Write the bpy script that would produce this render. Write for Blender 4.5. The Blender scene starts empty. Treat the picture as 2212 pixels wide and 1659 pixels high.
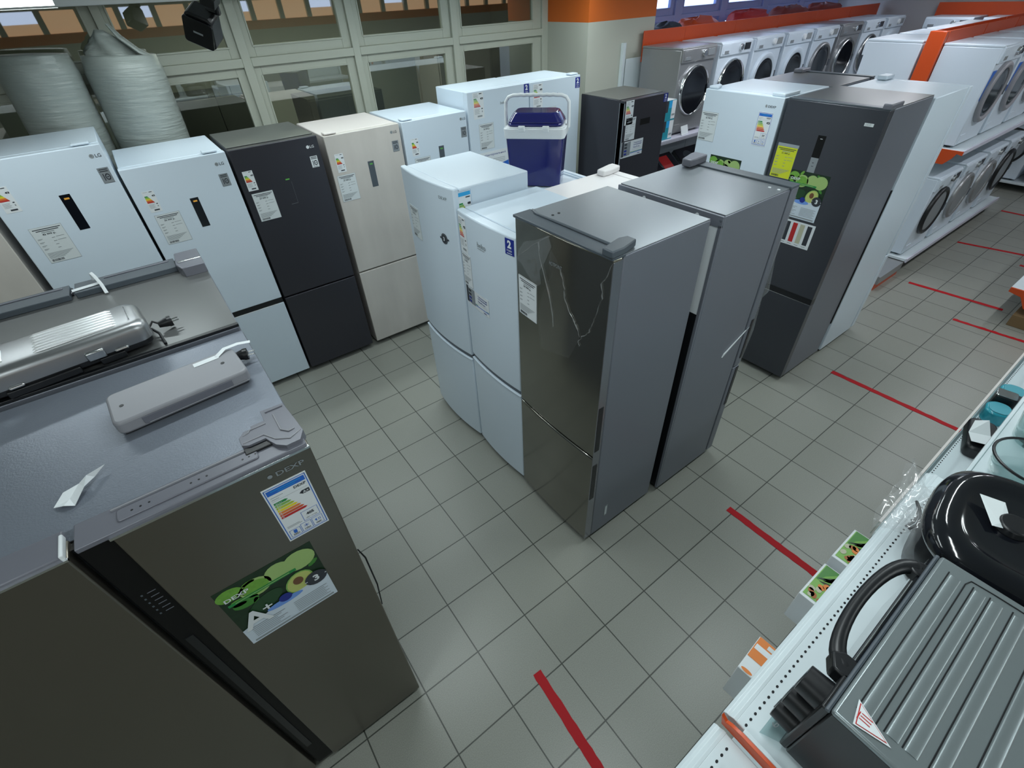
import bpy, math, random
from mathutils import Matrix, Vector
random.seed(7)
S = bpy.context.scene
COL = S.collection
PI = math.pi

# ------------------------------------------------------------------ camera
R = ((0.800237, -0.59845, -0.038458), (-0.40762, -0.495783, -0.766841), (0.439849, 0.629331, -0.640684))
cam_d = bpy.data.cameras.new('camera')
cam = bpy.data.objects.new('camera', cam_d)
COL.objects.link(cam)
M4 = Matrix.Identity(4)
for i in range(3):
    M4[i][0] = R[0][i]; M4[i][1] = -R[1][i]; M4[i][2] = -R[2][i]
M4.translation = Vector((-1.288145, -0.961017, 2.619819))
cam.matrix_world = M4
cam_d.sensor_width = 36; cam_d.lens = 36 * 1025.457 / 2212
cam_d.clip_start = 0.02; cam_d.clip_end = 60
S.camera = cam
# ------------------------------------------------------------------ view, world
S.view_settings.view_transform = 'Standard'
S.view_settings.look = 'None'
S.view_settings.exposure = 0.0
S.view_settings.gamma = 1.0
S.view_settings.use_curve_mapping = False
W = bpy.data.worlds.new('daylight'); S.world = W; W.use_nodes = True
bg = W.node_tree.nodes['Background']
bg.inputs[0].default_value = (0.62, 0.74, 1.0, 1); bg.inputs[1].default_value = 2.6

def area(name, loc, sx, sy, power, color, rot=(0, 0, 0), spread=PI):
    d = bpy.data.lights.new(name, 'AREA'); d.shape = 'RECTANGLE'; d.size = sx; d.size_y = sy
    d.energy = power; d.color = color; d.spread = spread
    o = bpy.data.objects.new(name, d); COL.objects.link(o); o.location = loc; o.rotation_euler = rot
    return o
COOL = (0.88, 0.98, 1.0)
LAMPZ = 2.66
LAMPS = []
for yy, xs in ((3.2, (-0.6, 0.9, 2.4)), (2.3, (-1.90, 0.3, 2.6, 4.4)), (0.95, (-0.9, 1.6, 4.4)), (-0.55, (-2.6, -0.5, 1.3, 3.2, 5.2, 7.2)), (-2.3, (-2.0, 0.6, 3.2, 6.0))):  # window-side row comes first, added to brighten the wall fridge tops
    for xx in xs:
        LAMPS.append((xx, yy))
LAMPS += [(6.2, 1.9), (8.2, 1.9)]
for i, (xx, yy) in enumerate(LAMPS):
    z = LAMPZ if yy == 2.3 and xx < -1 else 2.735
    area('tube_light', (xx, yy, z - 0.03), 1.18, 0.07, 6.5 if yy > 3 else 9.3, COOL if xx < 4 else (0.9, 0.92, 1.0), spread=2.9)
area('back_room_fill', (0.5, 5.0, 2.7), 2.0, 0.2, 26.0, (1.0, 1.0, 0.92))  # unseen fill added to lift the dark lower window panes

# ------------------------------------------------------------------ materials
def mat(name, col, rough=0.5, metal=0.0, spec=0.5, emit=None, estr=0, alpha=1, coat=0, bump=None, noise=None, aniso=0, trans=0):
    m = bpy.data.materials.new(name); m.use_nodes = True
    nt = m.node_tree; b = nt.nodes['Principled BSDF']
    b.inputs['Base Color'].default_value = (*col, 1); b.inputs['Roughness'].default_value = rough
    b.inputs['Metallic'].default_value = metal; b.inputs['Specular IOR Level'].default_value = spec
    b.inputs['Coat Weight'].default_value = coat; b.inputs['Coat Roughness'].default_value = 0.08
    b.inputs['Alpha'].default_value = alpha; b.inputs['Transmission Weight'].default_value = trans
    if aniso: b.inputs['Anisotropic'].default_value = aniso
    if emit: b.inputs['Emission Color'].default_value = (*emit, 1); b.inputs['Emission Strength'].default_value = estr
    if noise:      # (scale, amount, stretch xyz)
        sc, am, st = noise
        tc = nt.nodes.new('ShaderNodeTexCoord'); mp = nt.nodes.new('ShaderNodeMapping'); mp.inputs['Scale'].default_value = st
        n = nt.nodes.new('ShaderNodeTexNoise'); n.inputs['Scale'].default_value = sc; n.inputs['Detail'].default_value = 5
        mx = nt.nodes.new('ShaderNodeMix'); mx.data_type = 'RGBA'
        mx.inputs[6].default_value = (*[c * (1 - am) for c in col], 1); mx.inputs[7].default_value = (*[min(1, c * (1 + am)) for c in col], 1)
        nt.links.new(tc.outputs['Object'], mp.inputs[0]); nt.links.new(mp.outputs[0], n.inputs['Vector'])
        nt.links.new(n.outputs['Fac'], mx.inputs[0]); nt.links.new(mx.outputs[2], b.inputs['Base Color'])
    if bump:       # (scale, strength, stretch)
        sc, am, st = bump
        tc = nt.nodes.new('ShaderNodeTexCoord'); mp = nt.nodes.new('ShaderNodeMapping'); mp.inputs['Scale'].default_value = st
        n = nt.nodes.new('ShaderNodeTexNoise'); n.inputs['Scale'].default_value = sc; n.inputs['Detail'].default_value = 3
        bp = nt.nodes.new('ShaderNodeBump'); bp.inputs['Strength'].default_value = am; bp.inputs['Distance'].default_value = 0.01
        nt.links.new(tc.outputs['Object'], mp.inputs[0]); nt.links.new(mp.outputs[0], n.inputs['Vector'])
        nt.links.new(n.outputs['Fac'], bp.inputs['Height']); nt.links.new(bp.outputs[0], b.inputs['Normal'])
    return m
white = mat('white_enamel', (0.64, 0.735, 0.82), 0.30)
whitew = mat('warm_white_enamel', (0.78, 0.76, 0.76), 0.3)
wplastic = mat('white_plastic', (0.78, 0.82, 0.84), 0.35)
beige = mat('beige_pattern_enamel', (0.56, 0.53, 0.49), 0.35, noise=(5, 0.22, (1, 1, 0.3)))
beigebody = mat('beige_body', (0.66, 0.62, 0.59), 0.4)
graph = mat('graphite_steel', (0.042, 0.042, 0.052), 0.3, 0.35)
graphtop = mat('graphite_body', (0.13, 0.14, 0.13), 0.4, 0.4)
dark = mat('dark_door', (0.055, 0.060, 0.072), 0.28, 0.3)
silver = mat('silver_body', (0.25, 0.275, 0.30), 0.32, 0.55, bump=(260, 0.03, (1, 1, 1)))
greybody = mat('grey_body', (0.185, 0.20, 0.235), 0.38, 0.3, bump=(260, 0.03, (1, 1, 1)))
topgrey = mat('textured_top', (0.21, 0.235, 0.28), 0.34, 0.35, bump=(220, 0.1, (1, 1, 1)))
topgrey2 = mat('smooth_grey_top', (0.15, 0.155, 0.155), 0.3, 0.4)
steel = mat('dark_brushed_steel', (0.235, 0.23, 0.20), 0.14, 0.92, bump=(60, 0.02, (0.3, 0.3, 14)))
steelD = mat('warm_brushed_steel', (0.20, 0.185, 0.155), 0.3, 0.85, bump=(60, 0.02, (14, 1, 0.3)))
edge = mat('door_edge_steel', (0.30, 0.31, 0.34), 0.25, 0.8)
capgrey = mat('grey_plastic_cap', (0.075, 0.092, 0.11), 0.4)
trimgrey = mat('lilac_grey_plastic', (0.16, 0.165, 0.195), 0.35, 0.1)
slabgrey = mat('light_grey_plastic', (0.27, 0.275, 0.30), 0.4)
black = mat('black_plastic', (0.008, 0.009, 0.011), 0.35)
blackm = mat('matt_black', (0.006, 0.006, 0.006), 0.5, spec=0.2)
blackg = mat('gloss_black', (0.005, 0.006, 0.009), 0.1, coat=0.5)
gasket = mat('rubber_gasket', (0.02, 0.022, 0.024), 0.6)
gasketw = mat('grey_gasket', (0.30, 0.34, 0.37), 0.6)
chrome = mat('chrome', (0.75, 0.77, 0.78), 0.12, 1.0)
lidm = mat('grill_lid_metal', (0.36, 0.37, 0.38), 0.33, 0.9)
ribm = mat('grill_rib_metal', (0.92, 0.94, 0.95), 0.35, 0.6)
chromeg = mat('satin_chrome', (0.55, 0.57, 0.58), 0.25, 1.0)
paper = mat('paper_label', (0.66, 0.71, 0.72), 0.5)
paperw = mat('white_label', (0.74, 0.78, 0.80), 0.4)
ink = mat('ink', (0.03, 0.035, 0.045), 0.5)
inkg = mat('grey_ink', (0.27, 0.30, 0.31), 0.5)
blue = mat('blue_print', (0.02, 0.13, 0.55), 0.4)
navy = mat('navy_print', (0.01, 0.025, 0.25), 0.4)
cyan = mat('cyan_print', (0.02, 0.36, 0.72), 0.4)
grn = mat('green_print', (0.02, 0.25, 0.06), 0.5)
lgrn = mat('light_green_print', (0.22, 0.45, 0.10), 0.5)
ylw = mat('yellow_print', (0.80, 0.65, 0.03), 0.5)
org = mat('orange_print', (0.75, 0.22, 0.04), 0.5)
redp = mat('red_print', (0.50, 0.02, 0.02), 0.5)
yellow = mat('yellow_paper', (0.62, 0.68, 0.02), 0.5)
pgreen = mat('poster_dark_green', (0.008, 0.028, 0.010), 0.4, noise=(40, 0.6, (1, 1, 1)))
pkiwi = mat('poster_kiwi', (0.16, 0.38, 0.05), 0.4, noise=(80, 0.3, (1, 1, 1)))
pleaf = mat('poster_leaf', (0.05, 0.22, 0.03), 0.4)
papple = mat('poster_apple', (0.34, 0.50, 0.17), 0.4)
pavo = mat('poster_avocado', (0.50, 0.56, 0.16), 0.4)
ppit = mat('poster_pit', (0.16, 0.07, 0.03), 0.4)
pblue = mat('poster_splash', (0.16, 0.32, 0.75), 0.4)
pwhite = mat('poster_white', (0.62, 0.70, 0.78), 0.4)
orange = mat('orange_panel', (0.60, 0.075, 0.012), 0.35)
orangew = mat('orange_paint', (0.62, 0.13, 0.012), 0.6)
wallp = mat('wall_paint', (0.50, 0.52, 0.45), 0.7)
wallg = mat('grey_wall_paint', (0.45, 0.42, 0.40), 0.7)
framep = mat('window_frame_paint', (0.47, 0.50, 0.43), 0.45)
frameb = mat('bluelit_frame_paint', (0.36, 0.42, 0.72), 0.45)  # blue of the backlight from outside is put into the frame colour
ceilm = mat('ceiling_paint', (0.62, 0.64, 0.62), 0.8)
shelfw = mat('shelf_enamel', (0.66, 0.74, 0.77), 0.22)
shelfv = mat('shelf_enamel_violet', (0.62, 0.62, 0.72), 0.3)
hole = mat('shelf_hole', (0.01, 0.012, 0.015), 0.8)
redtape = mat('red_tape', (0.42, 0.006, 0.012), 0.6, spec=0.25)
navyp = mat('navy_gloss_plastic', (0.006, 0.008, 0.13), 0.15, coat=0.6)
washgrey = mat('grey_washer', (0.33, 0.34, 0.35), 0.3, 0.5)
ovtop = mat('oven_top', (0.25, 0.29, 0.30), 0.32, 0.5)
teal = mat('teal_plastic', (0.03, 0.30, 0.38), 0.2)
teal_l = mat('light_teal_plastic', (0.10, 0.38, 0.46), 0.2)
card = mat('cardboard', (0.20, 0.13, 0.06), 0.7)
displ = mat('green_display', (0.02, 0.1, 0.02), 0.4, emit=(0.15, 0.6, 0.1), estr=0.35)
dispo = mat('orange_display', (0.2, 0.1, 0.02), 0.4, emit=(0.8, 0.4, 0.05), estr=0.45)
ledm = mat('lamp_tube', (0.9, 0.9, 0.9), 0.4, emit=(0.9, 1.0, 0.98), estr=6)
lampb = mat('lamp_body', (0.6, 0.62, 0.62), 0.5)
brownc = mat('dark_interior', (0.05, 0.055, 0.045), 0.8)
winglow = mat('lit_blind', (0.6, 0.5, 0.4), 0.8, emit=(1.0, 0.62, 0.35), estr=0.85)

def glass_mat(name, tint, rough=0.02, base_fac=0.1):
    m = bpy.data.materials.new(name); m.use_nodes = True; nt = m.node_tree; nt.nodes.clear()
    out = nt.nodes.new('ShaderNodeOutputMaterial'); mix = nt.nodes.new('ShaderNodeMixShader')
    tr = nt.nodes.new('ShaderNodeBsdfTransparent'); tr.inputs[0].default_value = (*tint, 1)
    gl = nt.nodes.new('ShaderNodeBsdfGlossy'); gl.inputs['Roughness'].default_value = rough; gl.inputs[0].default_value = (0.9, 0.92, 0.9, 1)
    fr = nt.nodes.new('ShaderNodeFresnel'); fr.inputs[0].default_value = 1.5
    ad = nt.nodes.new('ShaderNodeMath'); ad.operation = 'ADD'; ad.inputs[1].default_value = base_fac; ad.use_clamp = True
    ge = nt.nodes.new('ShaderNodeNewGeometry'); iv = nt.nodes.new('ShaderNodeMath'); iv.operation = 'SUBTRACT'; iv.inputs[0].default_value = 1.0
    mu = nt.nodes.new('ShaderNodeMath'); mu.operation = 'MULTIPLY'
    nt.links.new(ge.outputs['Backfacing'], iv.inputs[1]); nt.links.new(fr.outputs[0], ad.inputs[0])
    nt.links.new(ad.outputs[0], mu.inputs[0]); nt.links.new(iv.outputs[0], mu.inputs[1]); nt.links.new(mu.outputs[0], mix.inputs[0])
    nt.links.new(tr.outputs[0], mix.inputs[1]); nt.links.new(gl.outputs[0], mix.inputs[2]); nt.links.new(mix.outputs[0], out.inputs[0])
    return m
winglass = glass_mat('dim_window_glass', (0.62, 0.66, 0.60), 0.015, 0.22)
dayglass = glass_mat('clear_window_glass', (0.9, 0.95, 1.0), 0.02, 0.0)
jarglass = glass_mat('clear_plastic', (0.80, 0.86, 0.86), 0.06, 0.02)
def film_mat(name, a, rough, gl):
    m = bpy.data.materials.new(name); m.use_nodes = True; nt = m.node_tree; nt.nodes.clear()
    out = nt.nodes.new('ShaderNodeOutputMaterial'); m1 = nt.nodes.new('ShaderNodeMixShader'); m2 = nt.nodes.new('ShaderNodeMixShader')
    tr = nt.nodes.new('ShaderNodeBsdfTransparent'); df = nt.nodes.new('ShaderNodeBsdfDiffuse'); df.inputs[0].default_value = (0.85, 0.88, 0.9, 1)
    g = nt.nodes.new('ShaderNodeBsdfGlossy'); g.inputs['Roughness'].default_value = rough
    m1.inputs[0].default_value = gl; nt.links.new(df.outputs[0], m1.inputs[1]); nt.links.new(g.outputs[0], m1.inputs[2])
    m2.inputs[0].default_value = a; nt.links.new(tr.outputs[0], m2.inputs[1]); nt.links.new(m1.outputs[0], m2.inputs[2]); nt.links.new(m2.outputs[0], out.inputs[0])
    return m
film = film_mat('plastic_film', 0.035, 0.2, 0.5)
filmb = film_mat('crinkled_bag', 0.13, 0.12, 0.55)
filme = film_mat('film_fold', 0.20, 0.15, 0.5)
wrap = bpy.data.materials.new('stretch_wrap'); wrap.use_nodes = True
_n = wrap.node_tree; _b = _n.nodes['Principled BSDF']
_b.inputs['Base Color'].default_value = (0.33, 0.37, 0.35, 1); _b.inputs['Roughness'].default_value = 0.28; _b.inputs['Alpha'].default_value = 0.93
_tc = _n.nodes.new('ShaderNodeTexCoord'); _mp = _n.nodes.new('ShaderNodeMapping'); _mp.inputs['Scale'].default_value = (1, 1, 9)
_mp.inputs['Rotation'].default_value = (0.4, 0.1, 0)
_nz = _n.nodes.new('ShaderNodeTexNoise'); _nz.inputs['Scale'].default_value = 5; _nz.inputs['Detail'].default_value = 6
_bp = _n.nodes.new('ShaderNodeBump'); _bp.inputs['Strength'].default_value = 0.5; _bp.inputs['Distance'].default_value = 0.02
_n.links.new(_tc.outputs['Object'], _mp.inputs[0]); _n.links.new(_mp.outputs[0], _nz.inputs['Vector'])
_n.links.new(_nz.outputs['Fac'], _bp.inputs['Height']); _n.links.new(_bp.outputs[0], _b.inputs['Normal'])

def floor_mat():
    m = bpy.data.materials.new('grey_floor_tiles'); m.use_nodes = True; nt = m.node_tree; b = nt.nodes['Principled BSDF']
    tc = nt.nodes.new('ShaderNodeTexCoord')
    mp = nt.nodes.new('ShaderNodeMapping'); mp.inputs['Scale'].default_value = (1 / 0.305,) * 3
    # joints lie on whole multiples of the tile pitch
    nt.links.new(tc.outputs['Object'], mp.inputs[0])
    br = nt.nodes.new('ShaderNodeTexBrick'); br.offset = 0.0; br.squash = 1.0
    br.inputs['Scale'].default_value = 1.0; br.inputs['Brick Width'].default_value = 1.0; br.inputs['Row Height'].default_value = 1.0
    br.inputs['Mortar Size'].default_value = 0.011; br.inputs['Mortar Smooth'].default_value = 0.25; br.inputs['Bias'].default_value = 0.0
    br.inputs['Color1'].default_value = (0.272, 0.280, 0.245, 1); br.inputs['Color2'].default_value = (0.295, 0.303, 0.268, 1)
    br.inputs['Mortar'].default_value = (0.055, 0.06, 0.05, 1)
    nt.links.new(mp.outputs[0], br.inputs['Vector'])
    n = nt.nodes.new('ShaderNodeTexNoise'); n.inputs['Scale'].default_value = 260; n.inputs['Detail'].default_value = 3
    nt.links.new(tc.outputs['Object'], n.inputs['Vector'])
    cr = nt.nodes.new('ShaderNodeValToRGB'); cr.color_ramp.elements[0].position = 0.3; cr.color_ramp.elements[0].color = (0.82, 0.82, 0.82, 1)
    cr.color_ramp.elements[1].position = 0.7; cr.color_ramp.elements[1].color = (1.12, 1.12, 1.12, 1)
    nt.links.new(n.outputs['Fac'], cr.inputs[0])
    mx = nt.nodes.new('ShaderNodeMix'); mx.data_type = 'RGBA'; mx.blend_type = 'MULTIPLY'; mx.inputs[0].default_value = 1
    nt.links.new(br.outputs['Color'], mx.inputs[6]); nt.links.new(cr.outputs[0], mx.inputs[7]); nt.links.new(mx.outputs[2], b.inputs['Base Color'])
    b.inputs['Roughness'].default_value = 0.33
    bp = nt.nodes.new('ShaderNodeBump'); bp.inputs['Strength'].default_value = 0.5; bp.inputs['Distance'].default_value = 0.002; bp.invert = True
    nt.links.new(br.outputs['Fac'], bp.inputs['Height']); nt.links.new(bp.outputs[0], b.inputs['Normal'])
    return m

# ------------------------------------------------------------------ mesh builder
_tcache = {}
def text_geo(s, bold):
    k = (s, bold)
    if k not in _tcache:
        c = bpy.data.curves.new('txt', 'FONT'); c.body = s; c.resolution_u = 2; c.offset = bold
        o = bpy.data.objects.new('txt', c); COL.objects.link(o)
        me = bpy.data.meshes.new_from_object(o.evaluated_get(bpy.context.evaluated_depsgraph_get()))
        v = [(p.co.x, p.co.y) for p in me.vertices]; f = [tuple(p.vertices) for p in me.polygons]
        bpy.data.objects.remove(o); bpy.data.curves.remove(c); bpy.data.meshes.remove(me)
        if v:
            x0 = min(a for a, _ in v); x1 = max(a for a, _ in v); y0 = min(b for _, b in v); y1 = max(b for _, b in v)
            v = [((a - x0), (b - y0)) for a, b in v]
            _tcache[k] = (v, f, x1 - x0, y1 - y0)
        else: _tcache[k] = ([], [], 1, 1)
    return _tcache[k]

class MB:
    def __init__(s): s.v = []; s.f = []; s.m = []; s.mats = []
    def mi(s, m):
        if m not in s.mats: s.mats.append(m)
        return s.mats.index(m)
    def add(s, vs, fs, m, T=None):
        o = len(s.v)
        if T is not None: vs = [tuple(T @ Vector(v)) for v in vs]
        s.v += [tuple(v) for v in vs]; k = s.mi(m)
        for f in fs: s.f.append(tuple(i + o for i in f)); s.m.append(k)
        return s
    def box(s, x0, y0, z0, x1, y1, z1, m, T=None):
        v = [(x0, y0, z0), (x1, y0, z0), (x1, y1, z0), (x0, y1, z0), (x0, y0, z1), (x1, y0, z1), (x1, y1, z1), (x0, y1, z1)]
        return s.add(v, [(3, 2, 1, 0), (4, 5, 6, 7), (0, 1, 5, 4), (1, 2, 6, 5), (2, 3, 7, 6), (3, 0, 4, 7)], m, T)
    def prism(s, poly, axis, a, b, m, T=None):
        # poly in the plane across `axis`, extruded from a to b
        def P(p, h):
            return {'z': (p[0], p[1], h), 'x': (h, p[0], p[1]), 'y': (p[0], h, p[1])}[axis]
        n = len(poly); v = [P(p, a) for p in poly] + [P(p, b) for p in poly]
        f = [tuple(range(n))[::-1], tuple(range(n, 2 * n))] + [(i, (i + 1) % n, n + (i + 1) % n, n + i) for i in range(n)]
        if axis == 'y': f = [q[::-1] for q in f]
        return s.add(v, f, m, T)
    def ring(s, pts, rad, m, n=10, caps=True, T=None, flat=1.0, closed=False):
        # swept tube along pts
        P = [Vector(p) for p in pts]; N = len(P); vs = []; fs = []
        up = Vector((0, 0, 1)); prev = None
        for i, p in enumerate(P):
            if closed: d = (P[(i + 1) % N] - P[i - 1]).normalized()
            else: d = ((P[min(i + 1, N - 1)] - P[max(i - 1, 0)])).normalized()
            if prev is None:
                a = d.cross(up)
                if a.length < 1e-3: a = d.cross(Vector((1, 0, 0)))
                a.normalize()
            else:
                a = prev - d * prev.dot(d)
                if a.length < 1e-4: a = d.cross(Vector((1, 0, 0)))
                a.normalize()
            prev = a; b = d.cross(a); r = rad[i] if isinstance(rad, (list, tuple)) else rad
            for k in range(n):
                t = 2 * PI * k / n; vs.append(tuple(p + a * (math.cos(t) * r) + b * (math.sin(t) * r * flat)))
        L = N if closed else N - 1
        for i in range(L):
            j = (i + 1) % N
            for k in range(n):
                fs.append((i * n + k, i * n + (k + 1) % n, j * n + (k + 1) % n, j * n + k))
        if caps and not closed:
            fs.append(tuple(range(n))[::-1]); fs.append(tuple(range((N - 1) * n, N * n)))
        return s.add(vs, fs, m, T)
    def cyl(s, p0, p1, r0, m, r1=None, n=20, T=None):
        return s.ring([p0, p1], [r0, r0 if r1 is None else r1], m, n, T=T)
    def lathe(s, prof, m, n=40, T=None, sx=1, sy=1):
        # prof: (r, h) revolved about local z
        vs = []; fs = []
        for r, h in prof:
            for k in range(n):
                t = 2 * PI * k / n; vs.append((r * math.cos(t) * sx, r * math.sin(t) * sy, h))
        for i in range(len(prof) - 1):
            for k in range(n):
                fs.append((i * n + k, i * n + (k + 1) % n, (i + 1) * n + (k + 1) % n, (i + 1) * n + k))
        if prof[0][0] > 1e-5: fs.append(tuple(range(n))[::-1])
        if prof[-1][0] > 1e-5: fs.append(tuple(range((len(prof) - 1) * n, len(prof) * n)))
        return s.add(vs, fs, m, T)
    def text(s, t, T, h, m, bold=0.0, sx=1.0, center=False):
        # T maps (u, v, 0) to space; h = height of the glyph box
        v, f, w, hh = text_geo(t, bold)
        if not v: return s
        k = h / hh; ox = -w * k * sx / 2 if center else 0
        return s.add([(a * k * sx + ox, b * k, 0) for a, b in v], f, m, T)
    def build(s, name, parent=None, bevel=0, seg=2, smooth=True, ang=35, subsurf=0, weld=False):
        me = bpy.data.meshes.new(name); me.from_pydata(s.v, [], s.f)
        for m in s.mats: me.materials.append(m)
        me.polygons.foreach_set('material_index', s.m)
        if smooth:
            me.polygons.foreach_set('use_smooth', [True] * len(me.polygons)); me.set_sharp_from_angle(angle=math.radians(ang))
        me.update()
        o = bpy.data.objects.new(name, me); COL.objects.link(o)
        if parent: o.parent = parent
        if bevel:
            b = o.modifiers.new('bevel', 'BEVEL'); b.width = bevel; b.segments = seg; b.limit_method = 'ANGLE'; b.angle_limit = math.radians(40)
        if subsurf:
            b = o.modifiers.new('sub', 'SUBSURF'); b.levels = subsurf; b.render_levels = subsurf
        return o

def tag(o, label, cat, group=None, kind=None):
    o['label'] = label; o['category'] = cat
    if group: o['group'] = group
    if kind: o['kind'] = kind
    return o
def thing(name, label, cat, loc=(0, 0, 0), rz=0, group=None, rot=None):
    o = bpy.data.objects.new(name, None); COL.objects.link(o); o.location = loc
    o.rotation_euler = rot if rot else (0, 0, rz); o.empty_display_size = 0.1
    return tag(o, label, cat, group)
def struct(name, mb, **k):
    o = mb.build(name, **k); o['kind'] = 'structure'; return o
def rrect(x0, y0, x1, y1, r, n=5):
    pts = []
    for cx, cy, a0 in ((x1 - r, y0 + r, -PI / 2), (x1 - r, y1 - r, 0), (x0 + r, y1 - r, PI / 2), (x0 + r, y0 + r, PI)):
        for i in range(n + 1):
            a = a0 + PI / 2 * i / n; pts.append((cx + r * math.cos(a), cy + r * math.sin(a)))
    return pts

# ------------------------------------------------------------------ sticker builder (on the front of a thing, local -y side)
class D(MB):
    def __init__(s, cf=None, side=None):
        super().__init__(); s.cf = cf or (lambda u: 0.0); s.side = side; s.curved = abs(s.cf(0.0) - s.cf(0.25)) > 1e-5
    def P(s, u, z, k):
        off = (0.0022 + k * 0.0008) if s.curved else (0.0010 + k * 0.00045)
        if s.side == 'R': return (s.cf(0) + off, u, z)          # on a side plane x = cf(0), u runs along y
        if s.side == 'T': return (u, z, s.cf(0) + off)          # lying on a top
        return (u, s.cf(u) - off, z)
    def poly(s, pts, m, k=1):
        n = len(pts)
        f = tuple(range(n))
        a = sum(pts[i][0] * pts[(i + 1) % n][1] - pts[(i + 1) % n][0] * pts[i][1] for i in range(n))
        if a < 0: f = f[::-1]
        return s.add([s.P(u, z, k) for u, z in pts], [f], m)
    def rect(s, u0, z0, u1, z1, m, k=0):
        if u1 < u0: u0, u1 = u1, u0
        if z1 < z0: z0, z1 = z1, z0
        n = max(1, int((u1 - u0) / 0.03)); vs = []; fs = []
        for i in range(n + 1):
            u = u0 + (u1 - u0) * i / n; vs += [s.P(u, z0, k), s.P(u, z1, k)]
        for i in range(n): fs.append((2 * i, 2 * i + 2, 2 * i + 3, 2 * i + 1))
        if k == 0:   # sheet thickness down to the surface
            o = len(vs)
            for (u, z) in ((u0, z0), (u1, z0), (u1, z1), (u0, z1)):
                vs.append(s.P(u, z, 0)); vs.append(s.P(u, z, -2.2))
            fs += [(o, o + 1, o + 3, o + 2), (o + 2, o + 3, o + 5, o + 4), (o + 4, o + 5, o + 7, o + 6), (o + 6, o + 7, o + 1, o)]
        return s.add(vs, fs, m)
    def frame(s, u0, z0, u1, z1, w, m, k=1):
        s.rect(u0, z0, u1, z0 + w, m, k); s.rect(u0, z1 - w, u1, z1, m, k); s.rect(u0, z0, u0 + w, z1, m, k); s.rect(u1 - w, z0, u1, z1, m, k)
    def ell(s, u, z, ru, rz, m, k=1, rot=0, n=18):
        c, q = math.cos(rot), math.sin(rot)
        if s.curved:
            for i in range(6):
                a, b = -1 + i / 3, -1 + (i + 1) / 3; ha, hb = math.sqrt(max(0, 1 - a * a)), math.sqrt(max(0, 1 - b * b))
                s.poly([(u + ru * a, z - rz * ha), (u + ru * b, z - rz * hb), (u + ru * b, z + rz * hb), (u + ru * a, z + rz * ha)], m, k)
            return s
        return s.poly([(u + ru * math.cos(t) * c - rz * math.sin(t) * q, z + ru * math.cos(t) * q + rz * math.sin(t) * c) for t in [2 * PI * i / n for i in range(n)]], m, k)
    def txt(s, t, u, z, h, m, k=2, bold=0.0, w=None, center=False, rot=0):
        v, f, tw, th = text_geo(t, bold)
        if not v: return s
        kk = h / th; sx = kk if w is None else w / tw; o = -tw * sx / 2 if center else 0
        c, q = math.cos(rot), math.sin(rot)
        return s.add([s.P(u + (a * sx + o) * c - b * kk * q, z + (a * sx + o) * q + b * kk * c, k) for a, b in v], f, m)

def sticker_price(d, u0, z0, u1, z1, price, paper=paper, blackedge=False):
    w = u1 - u0; h = z1 - z0
    d.rect(u0, z0, u1, z1, paper); d.frame(u0, z0, u1, z1, 0.0012, inkg, 1)
    X = lambda a: u0 + w * a
    Z = lambda a: z1 - h * a
    for i, (a, b) in enumerate(((0.08, 0.94), (0.16, 0.86), (0.3, 0.7))):
        d.rect(X(a), Z(0.055 + 0.045 * i), X(b), Z(0.075 + 0.045 * i), ink if i < 2 else inkg, 1)
    d.txt(price, X(0.5), Z(0.245), h * 0.058, ink, 2, 0.02, w=w * 0.42, center=True)
    for i in range(4):
        zz = 0.31 + i * 0.095
        d.rect(X(0.07), Z(zz), X(0.22), Z(zz + 0.012), inkg, 1); d.rect(X(0.07), Z(zz + 0.022), X(0.17), Z(zz + 0.032), inkg, 1)
        d.rect(X(0.5), Z(zz + 0.01), X(0.6), Z(zz + 0.026), inkg, 1)
        if i < 2: d.rect(X(0.64), Z(zz), X(0.9), Z(zz + 0.012), inkg, 1)
    for i in range(6): d.rect(X(0.07), Z(0.72 + i * 0.028), X(0.9 - 0.07 * i), Z(0.731 + i * 0.028), inkg, 1)
    x = 0.08
    while x < 0.45:
        b = random.uniform(0.006, 0.02); d.rect(X(x), Z(0.965), X(x + b), Z(0.90), ink, 1); x += b + random.uniform(0.006, 0.014)
BARS = (grn, lgrn, mat('print_lime', (0.45, 0.55, 0.05), 0.5), ylw, org, mat('print_red_orange', (0.62, 0.10, 0.03), 0.5), redp)
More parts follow.
